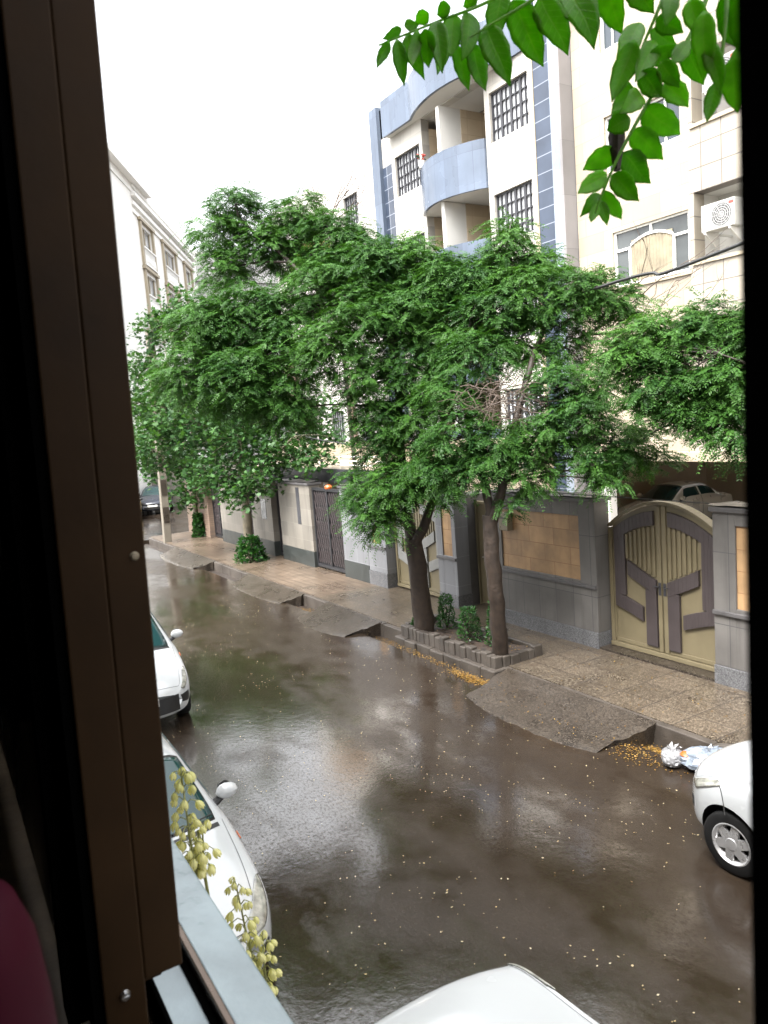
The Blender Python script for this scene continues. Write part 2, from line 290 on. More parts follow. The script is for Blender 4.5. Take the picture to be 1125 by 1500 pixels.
RA2= [(0.77, 0.967, 4.752), (0.821, 0.941, 4.781), (0.878, 0.911, 4.813), (0.973, 0.887, 4.88)]
RB= [(0.798, 0.731, 4.448), (0.811, 0.727, 4.477), (0.836, 0.719, 4.524), (0.88, 0.703, 4.593), (0.929, 0.683, 4.662), (0.984, 0.685, 4.744), (1.096, 0.737, 4.922)]
RB2= [(0.862, 0.718, 4.625), (0.883, 0.712, 4.668), (0.907, 0.704, 4.716), (0.959, 0.718, 4.789), (1.079, 0.748, 4.924)]
RD= [(0.764, 0.526, 4.519), (0.777, 0.526, 4.568), (0.807, 0.541, 4.636), (0.897, 0.603, 4.791)]
POD= [(0.858, 0.737, 4.578), (0.853, 0.737, 4.553), (0.846, 0.734, 4.508)]
# ------------------------------------------------------------------ ground
KX = 7.45                                   # kerb line
tag(B(-400,400,-200,600,-.6,-.35).build('ground', M['soil']), kind='structure')
rd = MB()
rd.box(-30, 7.05, -25, 31.5, -.3, 0); rd.box(-30, 70, 31.5, 130, -.3, 0)
tag(rd.build('road', M['road']), kind='structure')
g = MB(); g.box(7.05, KX, -25, 31.3, -.3, -.13)
tag(g.build('gutter', M['gutter']), kind='structure')
sw = MB(); sw.box(KX+.12, 9.95, 5.35, 15.9, -.3, .15); sw.box(KX+.12, 9.95, -25, 4.3, -.3, .15); sw.box(8.15, 9.95, 4.3, 5.35, -.3, .148)
sw.prism([(KX+.12,5.35,-.3),(8.15,5.35,-.3),(8.15,4.85,-.3),(7.95,4.85,-.3)], (0,0,.446))
tag(sw.build('pavement', M['walk']), kind='structure')
tag(B(KX+.12, 9.95, 15.9, 31.3, -.3, .15).build('pavement', M['walk2']), kind='structure')
tag(B(KX+.12, 8.15, 4.3, 4.85, -.3, .09).build('soil_bed', M['soil']), kind='structure')
kb = MB()
for a, e in ((-25, 4.3), (5.36, 31)):
    y = a
    while y < e-.01:
        l = min(random.uniform(.7, 1.1), e-y); kb.box(KX, KX+.116, y+.004, y+l-.004, -.29, .147+random.uniform(-.012, .006)); y += l
kb.prism([(KX,5.36,-.29),(KX+.11,5.36,-.29),(7.96,4.86,-.29),(7.88,4.8,-.29)], (0,0,.43))
tag(kb.build('kerb', M['kerb'], bevel=.012), kind='structure')
tag(B(9.95, 60, -25, 31.3, -.3, .02).build('courtyard_ground', M['garfloor']), kind='structure')

def ramp_slab(y0, y1, xf, rag, seed):
    """a concrete apron bridging the gutter, ragged where it meets the road, hollow at its ends"""
    rnd = random.Random(seed); n, m = 22, 12; P = []
    for i in range(n+1):
        t = i/n; row = []; y = y0+(y1-y0)*t
        xe = xf+rag*(rnd.random()-.5)+.25*abs(2*t-1)**3
        for j in range(m+1):
            s = j/m; x = (KX+.02)*(1-s)+xe*s
            z = .155*(1-s)**1.25+.012+rnd.uniform(-.008, .008)*(0 < j < m)
            if j == m: z = -.012
            sk = (rnd.random()-.5)*.05 if i in (0, n) else 0
            row.append((x, y+sk+(.28*s*s*(1 if i == 0 else 0)-.28*s*s*(1 if i == n else 0)), z))
        P.append(row)
    b = MB(); b.grid(P, flip=True)
    for e, fl in ((P[0], False), (P[-1], True)):
        b.grid([e, [(p[0], p[1]+(.06 if e is P[0] else -.06), -.2) for p in e]], flip=fl)
    return b
for y0, y1, xf, s in ((6.15,9.0,6.3,1),(12.85,15.2,6.45,2),(16.45,20.1,6.7,3),(23.0,27.2,6.6,4)):
    tag(ramp_slab(y0, y1, xf, .035, s).build('kerb_ramp', M['concrete'], smooth=True, angle=50), kind='structure')

# ------------------------------------------------------------------ tree planter
pl = thing('tree_planter', 'low stone planter bed on the kerb holding the two brown locust trunks', 'planter', (7.85,10.5,0))
b = MB(); rnd = random.Random(4)
y = 9.12
while y < 11.9:
    w = rnd.uniform(.1, .17); b.box(7.33+rnd.uniform(-.012,.012), 7.47, y+.006, min(y+w, 11.95)-.006, .1, .34+rnd.uniform(-.035,.02)); y += w
x = 7.48
while x < 8.3:
    w = rnd.uniform(.12, .2)
    b.box(x+.005, x+w-.005, 9.1+rnd.uniform(-.01,.01), 9.22, .1, .33+rnd.uniform(-.03,.02)); b.box(x+.005, x+w-.005, 11.86, 11.98, .1, .33+rnd.uniform(-.03,.02)); x += w
b.box(8.27, 8.36, 9.23, 11.85, .1, .29)
b.build('stone_edging', M['kerb'], pl, bevel=.015)
b = MB(); y = 9.05
while y < 11.95:
    w = rnd.uniform(.35, .6); b.box(7.24+rnd.uniform(-.02,.02), 7.46, y+.006, min(y+w, 12.0)-.006, -.2, .12+rnd.uniform(-.02,.02)); y += w
b.build('footing', M['kerb'], pl, bevel=.02)
P = [[(7.47+.8*i/14, 9.22+2.64*j/30, .22+.03*math.sin(i*1.3+j)+rnd.uniform(-.015,.015)) for j in range(31)] for i in range(15)]
MB().grid(P, flip=True).build('soil', M['soil'], pl, smooth=True)

# ------------------------------------------------------------------ boundary walls and gates
def wall(name, label, y0, y1, top, body, base=None, zb=.6, x=9.2, th=.34, panel=None, ledge=1.19, plinth=.42, cap=True):
    t = thing(name, label, 'wall', (x+th/2, (y0+y1)/2, .15))
    b = MB()
    if panel:
        p0, p1, q0, q1 = panel
        b.box(x, x+th, y0, p0, plinth, top); b.box(x, x+th, p1, y1, plinth, top)
        b.box(x, x+th, p0, p1, plinth, q0); b.box(x, x+th, p0, p1, q1, top)
        B(x+.03, x+th-.02, p0+.001, p1-.001, q0+.001, q1-.001).build('stone_panel', M['orange'], t)
        B(x-.045, x-.002, y0-.0, y1+.0, ledge-.03, ledge+.03).build('ledge', M['ledge'], t, bevel=.008)
        B(x-.02, x+th+.02, y0-.003, y1+.003, .1, plinth-.002).build('plinth', M['plinth'], t, bevel=.006)
    else:
        b.box(x, x+th, y0, y1, zb, top)
        if base: B(x-.012, x+th, y0-.003, y1+.003, .1, zb-.002).build('plinth', M[base], t, bevel=.005)
    b.build('wall_body', M[body], t, bevel=.006)
    if cap:
        c = MB(); c.box(x-.05, x+th+.05, y0-.03, y1+.03, top+.002, top+.075)
        c.build('coping', M['ledge'], t, bevel=.012)
        r2 = random.Random(int(y0*100)); n = max(4, int((y1-y0)*7))
        Q = [[(x-.06+(th+.12)*i/5, y0-.03+(y1-y0+.06)*j/n, top+.082+r2.uniform(0,.03)) for j in range(n+1)] for i in range(6)]
        MB().grid(Q, flip=True).build('roofing_felt', M['bitumen'], t, smooth=True)
    return t
wall('stone_wall', 'grey stone wall with orange panel at the right end beside the arched gate', 2.6, 6.54, 2.6, 'stone', panel=(3.4, 6.2, 1.27, 2.42))
wall('stone_wall', 'long grey stone wall with broad orange panel between arched gate and door', 8.7, 11.45, 2.6, 'stone', panel=(9.06, 11.06, 1.26, 2.36))
wall('stone_pillar', 'grey stone pillar with narrow orange panel between the side door and the leftmost cream gate', 12.53, 13.2, 2.6, 'lightgrey', panel=(12.66, 13.0, 1.24, 2.26))
wall('stone_pillar', 'pale grey gate pillar with a small orange panel near its top', 15.35, 16.2, 2.5, 'lightgrey', panel=(15.6, 15.98, 1.2, 1.62), ledge=1.12, plinth=.5)
wall('boundary_wall', 'plain pale grey wall with dark base right of the black iron gate', 16.21, 17.5, 2.5, 'lightgrey', 'darkbase', .6)
w = wall('boundary_wall', 'beige wall with a tall narrow slot left of the black iron gate', 19.32, 21.5, 2.5, 'beigewall', 'darkbase', .6)
sb = MB(); sb.box(9.193, 9.22, 20.0, 20.22, 1.34, 2.42); sb.build('slot_window', M['darkframe'], w)
w = wall('boundary_wall', 'beige wall with one small dark window behind the pale trunk', 22.15, 23.85, 2.5, 'beigewall', 'darkbase', .62)
B(9.193, 9.22, 22.6, 23.0, 1.3, 1.95).build('window', M['darkglass'], w)
wall('boundary_wall', 'grey beige wall with dark base between two dark far doors', 24.75, 27.0, 2.45, 'beigewall', 'darkbase', .62)
wall('boundary_wall', 'red brown brick pier at the far corner of the pavement', 28.45, 29.9, 2.45, 'redbrown', 'redbrown', .4)
wall('boundary_wall', 'far brown wall stub at the street corner beside the concrete pole', 29.95, 31.2, 2.3, 'redbrown', 'redbrown', .4)

def arc(y0, y1, z0, zp, n=24):          # gate top: springs from z0 at both ends, peaks at zp
    return [(y0+(y1-y0)*i/n, z0+(zp-z0)*(1-(2*i/n-1)**2)) for i in range(n+1)]
def curve2(f, a, b, n=12): return [(a+(b-a)*i/n, f(a+(b-a)*i/n)) for i in range(n+1)]
def slab(b, outline, x0, x1, mi=0): b.prism([(x0, y, z) for y, z in outline], (x1-x0, 0, 0), mi)
def band(b, lo, hi, x0, x1):              # region between two polylines running the same way
    for i in range(len(lo)-1):
        slab(b, [lo[i], lo[i+1], hi[i+1], hi[i]], x0, x1)

def arched_gate(label, x, y0, y1, z0, zs, zp, grey):
    """double leaf sheet metal gate with an arched top; y1 is the far (left in view) jamb"""
    t = thing('metal_gate', label, 'gate', (x, (y0+y1)/2, .15)); ym = (y0+y1)/2; W = (y1-y0)/2
    top = lambda y, d=0: zs-d+(zp-zs)*(1-((y-ym)/W)**2)
    f = MB()
    A = curve2(lambda y: top(y, .0), y0, y1, 28); A2 = curve2(lambda y: top(y, -.05), y0, y1, 28)
    band(f, A, A2, x-.05, x+.12)
    f.box(x-.04, x+.1, y1-.07, y1, z0, zs-.002); f.box(x-.04, x+.1, y0, y0+.05, z0, zs-.002)
    f.box(x-.06, x+.12, y0, y1, z0-.07, z0-.002)
    f.build('gate_frame', M['gate'], t, bevel=.006)
    for sgn, (a, c) in ((1, (ym+.012, y1-.072)), (-1, (y0+.052, ym-.012))):
        s = MB(); pan = [(a, z0), (c, z0)] + curve2(lambda y: top(y, .012), c, a, 14)
        slab(s, pan, x, x+.035)
        o = MB()
        lf = s.build('gate_leaf', M['gate'], t)
        u = lambda k: ym+sgn*k*W                      # k = 0 at the meeting stile, 1 at the jamb
        rim = MB()                                    # leaf stiles
        e0, e1 = sorted((u(.015), u(.085))); rim.box(x-.03, x-.001, e0, e1, z0+.01, top(u(.05), .03))
        e0, e1 = sorted((u(.90), u(.93))); rim.box(x-.02, x-.001, e0, e1, z0+.05, top(u(.93), .06))
        e0, e1 = sorted((u(.1), u(.9))); rim.box(x-.02, x-.001, e0, e1, z0+.01, z0+.07)
        rim.build('stile', M['gate'], lf, bevel=.004)
        g = MB()                                      # grey ornament: hooked outer band, then inner bracket
        k0, k1, wd = .13, .88, .2
        outer = curve2(lambda k: top(u(k), .10), k0, k1, 10); inner = curve2(lambda k: top(u(k), .10)-.22+0*k, k0, k1-wd, 10)
        lo = [(u(k), z) for k, z in curve2(lambda k: top(u(k), .32), k0, k1, 10)]; hi = [(u(k), z) for k, z in curve2(lambda k: top(u(k), .10), k0, k1, 10)]
        band(g, lo, hi, x-.05, x-.002)
        zb = z0+.62
        lo = [(u(k), zb+.2) for k, z in curve2(lambda k: 0, k1-wd, k1, 4)]; hi = [(u(k), top(u(k), .318)) for k, z in curve2(lambda k: 0, k1-wd, k1, 4)]
        band(g, lo, hi, x-.048, x-.002)
        arcb = lambda k: zb+.02-.42*(k1-k)**1.2*.9
        lo = [(u(k), z) for k, z in curve2(lambda k: arcb(k)-.02, .36, k1, 10)]; hi = [(u(k), z+.21) for k, z in curve2(lambda k: arcb(k), .36, k1, 10)]
        band(g, lo, hi, x-.05, x-.002)
        arm = lambda k: z0+.93+.42*(k-.13)+.12*(k-.13)**2
        lo = [(u(k), z) for k, z in curve2(lambda k: arm(k), .1, .63, 8)]; hi = [(u(k), z+.22) for k, z in curve2(lambda k: arm(k)+.03*k, .1, .63, 8)]
        band(g, lo, hi, x-.054, x-.002)
        e0, e1 = sorted((u(.1), u(.30))); g.box(x-.05, x-.002, e0, e1, z0+.08, arm(.1)+.06)
        g.build('grey_ornament', M[grey], lf, bevel=.004)
        r = MB(); k = .12
        while k < .68:
            zl = arm(min(k, .6))+.27; zt = top(u(k), .34); e0, e1 = sorted((u(k), u(k+.045)))
            if zt > zl: r.box(x-.03, x-.001, e0, e1, zl, zt)
            k += .085
        r.build('ribbed_panel', M['gate'], lf, bevel=.006)
        e0, e1 = sorted((u(.02), u(.07))); hd = MB(); hd.box(x-.036, x-.0305, e0, e1, z0+.92, z0+1.12); hd.tube([(x-.034, u(.045), z0+1.06), (x-.075, u(.045), z0+1.06), (x-.075, u(.13), z0+1.06)], .009, 6); hd.build('handle', M['darkframe'], lf)
    return t
arched_gate('cream double gate with arched top and dark grey hooked ornament at right', 9.5, 6.58, 8.66, .26, 2.17, 2.6, 'gategrey')
arched_gate('cream gate with pale grey ornament behind the leftmost brown locust trunk', 9.48, 13.25, 15.3, .26, 2.0, 2.35, 'gatelight')
tag(B(9.2, 9.6, 6.55, 8.69, .1, .185).build('pavement', M['concrete']), kind='structure')
d = thing('side_door', 'narrow cream side door in the recess behind the right brown trunk', 'door', (9.78, 11.99, .15))
B(9.78, 9.83, 11.5, 12.48, .2, 2.3).build('door_leaf', M['gate'], d)
q = MB(); q.box(9.74, 9.86, 11.45, 11.498, .16, 2.36); q.box(9.74, 9.86, 12.482, 12.53, .16, 2.36); q.box(9.74, 9.86, 11.5, 12.48, 2.302, 2.36); q.build('door_frame', M['gate'], d, bevel=.004)
MB().tube([(9.76,12.3,1.2),(9.70,12.3,1.2),(9.70,12.22,1.2)], .013).build('handle', M['alu'], d)
q = MB(); q.box(9.544, 10.3, 12.54, 13.1, .1, 2.5); q.box(9.544, 10.3, 10.9, 11.44, .1, 2.5)
q = q.build('stone_pier', M['ledge']); tag(q, 'dark grey stone reveal lining both sides of the narrow side door', 'wall')
mb = thing('letter_box', 'small beige metal box on the orange panel beside the right brown trunk', 'letter box', (9.2, 10.86, 1.96))
B(9.09, 9.228, 10.74, 10.98, 1.97, 2.31).build('box_body', M['mailbox'], mb, bevel=.015)
B(9.075, 9.088, 10.77, 10.95, 2.2, 2.22).build('slot_flap', M['seam'], mb)

def iron_gate(label, x, y0, y1, z0, z1, seed, backed=True):
    t = thing('iron_gate', label, 'gate', (x, (y0+y1)/2, .15))
    f = MB(); f.box(x-.03, x+.05, y0, y0+.06, z0, z1); f.box(x-.03, x+.05, y1-.06, y1, z0, z1)
    f.box(x-.03, x+.05, y0+.062, y1-.062, z1-.07, z1); f.box(x-.03, x+.05, y0+.062, y1-.062, z0, z0+.08); f.box(x-.028, x+.04, (y0+y1)/2-.03, (y0+y1)/2+.03, z0+.082, z1-.072)
    f.build('gate_frame', M['blackgate'], t)
    B(x+.06, x+.075, y0, y1, z0, z1).build('backing_sheet', M['blackplastic'], t)
    n = max(3, int((y1-y0)/.13)); s = MB(); L_ = z1-z0-.2
    for i in range(n):
        yc = y0+.1+(y1-y0-.2)*i/(n-1)
        for ph in (0, math.pi):
            s.tube([(x+.01, yc+.05*math.sin(ph+j*math.pi*5/16), z0+.1+L_*j/16) for j in range(17)], .012, 5)
    s.build('scroll_bars', M['gategrey'], t)
    return t
iron_gate('black wrought iron gate with twisted bars between two pale walls', 9.3, 17.53, 19.29, .2, 2.44, 1)
iron_gate('narrow dark door recessed between the two beige walls', 9.42, 21.52, 22.13, .18, 2.4, 2)
iron_gate('dark narrow gate just right of the pale plane trunk', 9.42, 23.87, 24.73, .18, 2.4, 3)
iron_gate('far dark gate beside the red brown brick pier', 9.42, 27.02, 28.43, .18, 2.4, 4)
hl = tag(MB().lathe([(0,.0),(.1,.0),(.11,.05),(.07,.1),(0,.11)], (9.33,18.35,2.44), n=14).build('gate_lamp', M['orangelens'], smooth=True), 'small orange lamp dome on top of the black iron gate', 'lamp')

# ------------------------------------------------------------------ carport behind the walls
cp = thing('carport', 'low flat carport roof with pale posts behind the beige walls', 'carport', (11.5, 21, .12))
B(10.0, 12.4, 16.6, 26.2, 2.72, 2.86).build('roof_slab', M['trim'], cp)
B(9.96, 9.998, 16.6, 26.2, 2.5, 2.9).build('fascia', M['darkframe'], cp)
for yy in (16.8, 19.9, 23.0, 25.8): B(10.02, 10.12, yy, yy+.1, .1, 2.718).build('post', M['whiteframe'], cp)
rl = MB()
for zz in (3.0, 3.12, 3.24): rl.tube([(10.1,16.7,zz),(10.1,26.1,zz)], .016, 6)
for k in range(9): rl.tube([(10.1,16.7+k*1.17,2.865),(10.1,16.7+k*1.17,3.26)], .016, 6)
rl.build('railing', M['whiteframe'], cp)
B(12.42, 12.7, 13.2, 30.5, .1, 3.5).build('back_wall', M['trim'], cp)

# ------------------------------------------------------------------ buildings
def window(parent, x, y0, y1, z0, z1, nx, nz, frame='darkframe', glass='paleglass', bar=.025, depth=.12, sill=None, thick=None, name='window'):
    """window in a wall that faces -x: pane set back, frame bars in front"""
    f = MB(); e = bar*1.7
    xo, xi = x-.012, x+.05
    f.box(xo, xi, y0, y0+e, z0, z1); f.box(xo, xi, y1-e, y1, z0, z1); f.box(xo, xi, y0+e, y1-e, z0, z0+e); f.box(xo, xi, y0+e, y1-e, z1-e, z1)
    for i in range(1, nx):
        yy = y0+(y1-y0)*i/nx; bb = (bar*1.5 if thick and i % thick == 0 else bar*.55); f.box(xo+.004, xi-.01, yy-bb, yy+bb, z0+e, z1-e)
    for i in range(1, nz):
        zz = z0+(z1-z0)*i/nz; f.box(xo+.008, xi-.014, y0+e, y1-e, zz-bar*.5, zz+bar*.5)
    w = f.build(name, M[frame], parent)
    B(xi-.004, xi+.03, y0, y1, z0, z1).build('pane', M[glass], w)
    if sill: B(x-.07, x-.014, y0-.06, y1+.06, z0-.06, z0-.004).build('sill', M[sill], w)
    return w
def facade(b, x, th, y0, y1, z0, z1, holes, mi=0):
    """flat wall facing -x, in pieces round rectangular holes (y0,y1,z0,z1)"""
    ys = sorted({y0, y1, *[h[0] for h in holes], *[h[1] for h in holes]})
    for a, c in zip(ys, ys[1:]):
        hs = sorted([(h[2], h[3]) for h in holes if h[0] <= a+1e-6 and h[1] >= c-1e-6]); z = z0
        for p, q in hs:
            if p > z+1e-6: b.box(x, x+th, a, c, z, p, mi)
            z = max(z, q)
        if z < z1-1e-6: b.box(x, x+th, a, c, z, z1, mi)

# -- cream block with air conditioners
ac = thing('apartment_building', 'cream stone apartment block at right with arched window and air conditioners', 'building', (16, 10, .12))
X = 16.0
big = [(11.82, 14.1, 7.14+k*2.9, 8.53+k*2.9) for k in (0,)]
wins2 = [(13.75, 14.25, 10.05, 11.42), (13.6, 14.3, 13.0, 14.3), (12.0, 12.9, 10.2, 11.3)]
niche = [(8.3, 11.65, 7.3, 8.84), (8.3, 11.75, 10.34, 11.8), (8.3, 11.75, 13.3, 14.8)]
b = MB(); facade(b, X, .35, 11.76, 15.28, 2.86, 17, big+wins2)
b.build('wall', M['cream'], ac)
b = MB(); facade(b, X-.03, .38, -6, 11.757, 2.86, 17, [(h[0], min(h[1], 11.65), h[2], h[3]) for h in niche]); b.build('tiled_wall', M['creamtile'], ac)
for h in niche:
    q = MB(); q.box(X+.9, X+1, h[0], 11.65, h[2], h[3]); q.box(X+.36, X+.9, 11.651, 11.7, h[2], h[3]); q.box(X+.352, X+1, h[0], 11.7, h[2]-.1, h[2]-.002); q.box(X+.352, X+1, h[0], 11.7, h[3]+.002, h[3]+.1)
    q.build('niche_lining', M['roofwhite'], ac)
    B(X-.08, X-.032, h[0], 11.7, h[2]-.09, h[2]-.01).build('ledge', M['trim'], ac)
B(X-.12, X+9, -6, 15.28, 2.62, 2.858).build('cornice', M['trim'], ac, bevel=.01)
B(X+8.9, X+9.2, -6, 22, .1, 2.62).build('garage_back_wall', M['garage'], ac)
q = MB(); q.box(X+1.0, X+8.9, 17.9, 18.18, .02, 2.7); q.build('garage_side_wall', M['garage'], ac)
B(X+.36, X+9, -6, 15.28, 17.0, 17.3).build('roof', M['trim'], ac)
B(X+.36, X+.9, 11.9, 15.2, 2.87, 16.9).build('inner_wall', M['roofwhite'], ac)
for yy in (14.55, 6.6): B(X+.02, X+.3, yy, yy+.3, .1, 2.618).build('pillar', M['roofwhite'], ac)
# arched main window
y0, y1, z0, z1 = big[0]; f = MB(); xo = X+.06
f.box(xo, xo+.07, y0, y0+.06, z0, z1); f.box(xo, xo+.07, y1-.06, y1, z0, z1); f.box(xo, xo+.07, y0+.06, y1-.06, z0, z0+.06); f.box(xo, xo+.07, y0+.06, y1-.06, z1-.05, z1)
ya, yb = y0+.5, y1-.52
f.box(xo-.006, xo+.068, ya-.06, ya, z0+.06, z1-.45); f.box(xo-.006, xo+.068, yb, yb+.06, z0+.06, z1-.45)
f.box(xo-.003, xo+.066, y0+.06, ya-.061, z1-.51, z1-.45); f.box(xo-.003, xo+.066, yb+.061, y1-.06, z1-.51, z1-.45)
aa = [(ya+(yb-ya)*i/14, z1-.45+.17*(1-(2*i/14-1)**2)) for i in range(15)]
band(f, aa, [(a, z+.06) for a, z in aa], xo-.008, xo+.067); f.box(xo-.002, xo+.06, (ya+yb)/2-.025, (ya+yb)/2+.025, z1-.22, z1-.05)
w = f.build('arched_window', M['whiteframe'], ac)
B(xo+.04, xo+.045, y0+.01, y1-.01, z0+.01, z1-.01).build('pane', M['glassgrey'], w)
MB().grid([[(xo+.02+.007*math.sin(k*.9)+.004*math.sin(k*.37), ya+.01+(yb-ya-.02)*k/90, z) for k in range(91)] for z in (z0+.07, z1-.3)]).build('curtain', M['curtain'], w, smooth=True)
B(X-.05, X-.002, y0-.1, y1+.1, z0-.09, z0-.01).build('sill', M['trim'], ac)
for h in wins2: window(ac, X+.08, h[0], h[1], h[2], h[3], 2, 1, 'whiteframe', 'darkglass', .03)

def air_con(label, y, z):
    t = thing('air_conditioner', label, 'air conditioner', (X+.1, y, z), group='outdoor air conditioner units')
    B(X-.1, X+.24, y-.42, y+.42, z+.02, z+.62).build('casing', M['acwhite'], t, bevel=.02)
    g = MB()
    for r in (.06, .11, .16, .21, .25): g.lathe([(r-.008, X-.108), (r+.008, X-.108), (r+.008, X-.101), (r-.008, X-.101)], (0, y-.1, z+.32), 'x', 28)
    for k in range(12):
        a = k*math.pi/6; g.tube([(X-.106, y-.1, z+.32), (X-.106, y-.1+.25*math.cos(a), z+.32+.25*math.sin(a))], .005, 4)
    g.build('fan_grille', M['greyconc'], t)
    MB().lathe([(0, X-.1035), (.255, X-.1035), (.255, X-.1)], (0, y-.1, z+.32), 'x', 28).build('fan_opening', M['seam'], t)
    s = MB()
    for k in range(9): s.box(X-.06, X+.2, y+.421, y+.428, z+.1+k*.055, z+.13+k*.055)
    s.build('side_louvre', M['seam'], t)
    B(X-.106, X-.1015, y-.4, y-.28, z+.5, z+.56).build('badge', M['red'], t)
    for yy in (y-.32, y+.3):
        br = MB(); br.box(X-.12, X+.9, yy, yy+.04, z-.03, z+.015); br.prism([(X-.1, yy, z-.032), (X+.3, yy, z-.032), (X+.3, yy, z-.28)], (0,.035,0))
        br.build('bracket', M['roofwhite'], t)
    return t
air_con('white air conditioner unit in the wall niche right of the arched window', 11.0, 7.85)
air_con('white air conditioner unit in the upper niche behind the hanging leaves', 10.9, 10.85)

# -- white block with curved blue balconies
bb = thing('apartment_building', 'white apartment block with curved blue grey granite balconies', 'building', (15.6, 20, .12))
X = 15.6; FL = 2.88
wr = [(16.55, 18.2, 12.06-k*FL, 13.46-k*FL) for k in range(4)]
wl = [(21.88, 23.42, 11.95-k*FL, 13.3-k*FL) for k in range(4)]
bal = [(18.42, 21.7, 11.6-k*FL, 14.0-k*FL) for k in range(4)]
b = MB(); facade(b, X, .3, 16.46, 23.62, .1, 14.3, wr+wl+[(18.42, 21.7, .1, 14.0)]); b.build('wall', M['whitestone'], bb)
for h in wr: window(bb, X+.1, *h, 8, 4, bar=.03, thick=2)
for h in wl: window(bb, X+.1, *h, 8, 4, bar=.03, thick=2)
B(X-.03, X+.3, 16.313, 16.456, .1, 14.6).build('pilaster', M['trim'], bb)
B(X-.01, X+.3, 15.70, 16.31, .1, 14.7).build('blue_tile_strip', M['bluetile'], bb)
q = MB(); q.box(X-.04, X+.3, 15.4, 15.697, .1, 15.2); q.build('blue_pilaster', M['bluepale'], bb)
B(X-.045, X+1.2, 15.3, 15.397, .1, 15.2).build('side_return', M['shadedside'], bb)  # side face with its shade put into the colour
B(X+.02, X+.3, 23.624, 24.25, .1, 13.2).build('blue_tile_strip', M['bluetile'], bb)
B(X+.03, X+.29, 24.252, 24.6, 13.2, 15.2).build('upper_wall', M['whitestone'], bb)
B(X+.03, X+.29, 23.63, 24.25, 13.2, 14.2).build('upper_wall', M['whitestone'], bb)
B(X-.12, X+.3, 24.252, 24.75, .1, 15.3).build('blue_pilaster', M['bluegranite'], bb)
B(X+.302, X+10, 15.4, 24.7, 14.1, 14.4).build('roof', M['roofwhite'], bb)
B(X+1.62, X+10, 15.42, 18.2, 2.72, 14.0).build('inner_core', M['balcony_in2'], bb); B(X+1.62, X+10, 18.2, 24.7, .02, 14.0).build('inner_core', M['balcony_in2'], bb)
def bulge(y, a=18.42, c=21.75, d=.62): t = max(0, min(1, (y-a)/(c-a))); return d*math.sin(math.pi*t)**.8
def curved(y0, y1, z0, z1, fn, th=.1, n=30):
    b = MB(); ys = [y0+(y1-y0)*i/n for i in range(n+1)]; pts = [(X-.03-fn(y), y) for y in ys]
    o = [[(x, y, z) for x, y in pts] for z in (z0, z1)]; i = [[(x+th, y, z) for x, y in pts] for z in (z0, z1)]
    b.grid(o); b.grid(i, flip=True); b.grid([o[1], i[1]]); b.grid([o[0], i[0]], flip=True)
    b.add([o[0][0], o[1][0], i[1][0], i[0][0]], [(0,1,2,3)]); b.add([o[0][-1], o[1][-1], i[1][-1], i[0][-1]], [(3,2,1,0)])
    return b
for k in range(4):
    zt = 12.28-k*FL
    bp = curved(18.42, 21.7, zt-1.42, zt, lambda y: bulge(y)+.05).build('balcony_front', M['bluegranite'], bb)
    fl = MB(); n = 24; ys = [18.43+3.26*i/n for i in range(n+1)]
    lo = [[(X-.01-bulge(y), y, zt-1.40) for y in ys], [(X+1.6, y, zt-1.40) for y in ys]]; hi = [[(p[0], p[1], p[2]+.16) for p in r] for r in lo]
    fl.grid(lo, flip=True); fl.grid(hi); fl.build('balcony_floor', M['roofwhite'], bb)
    zf, zc = zt-1.23, zt-1.42+FL
    for ya, yb, xa in ((18.3,18.418,.302),(21.702,21.82,.302),(20.0,20.2,.35)): B(X+xa, X+1.6, ya, yb, zf, zc).build('balcony_side_wall', M['balcony_in'], bb)
    B(X-.5, X+.345, 20.02, 20.18, zf, zc).build('balcony_column', M['roofwhite'], bb)
    window(bb, X+1.57, 18.55, 19.9, zf+.02, zf+2.0, 3, 2, 'darkframe', 'darkglass', .03, name='balcony_door')
    window(bb, X+1.57, 20.6, 21.2, zf+.02, zf+2.0, 1, 2, 'whiteframe', 'paleglass', .03, name='balcony_door')
def fas(y):
    return .5 if y > 21.9 else .5*max(0, (y-21.2)/.7)*(y > 21.2) + 0
curved(16.2, 23.6, 14.0, 15.2, lambda y: max(bulge(y, 17.0, 22.4, .8), (.3 if y > 21.5 else .04)), n=60).build('roof_fascia', M['bluegranite'], bb)
q = MB(); ys = [16.21+7.38*i/60 for i in range(61)]
q.grid([[(X-.02-max(bulge(y, 17.0, 22.4, .8), (.3 if y > 21.5 else .04)), y, 14.03) for y in ys], [(X+1.6, y, 14.03) for y in ys]], flip=True); q.build('soffit', M['roofwhite'], bb)
B(X-.05, X-.002, 16.46, 24.2, .1, 2.75).build('ground_floor_wall', M['cream'], bb)
# flower pots on the balcony
fp = thing('flower_pot', 'white flower pot with red flowers on the upper balcony rail', 'flower pot', (15.2, 21.35, 12.28))
MB().lathe([(0,12.285),(.1,12.285),(.14,12.5),(.13,12.5),(.1,12.46),(0,12.46)], (15.28,21.3,0), n=14).build('pot', M['roofwhite'], fp, smooth=True)
q = MB(); rr = random.Random(2)
for k in range(16): q.lathe([(0,-.04),(.05,0),(0,.04)], (15.28+rr.uniform(-.15,.15), 21.3+rr.uniform(-.2,.2), 12.6+rr.uniform(-.08,.16)), n=6, mi=k % 2)
q.build('flowers', [M['red'], M['shrub']], fp)

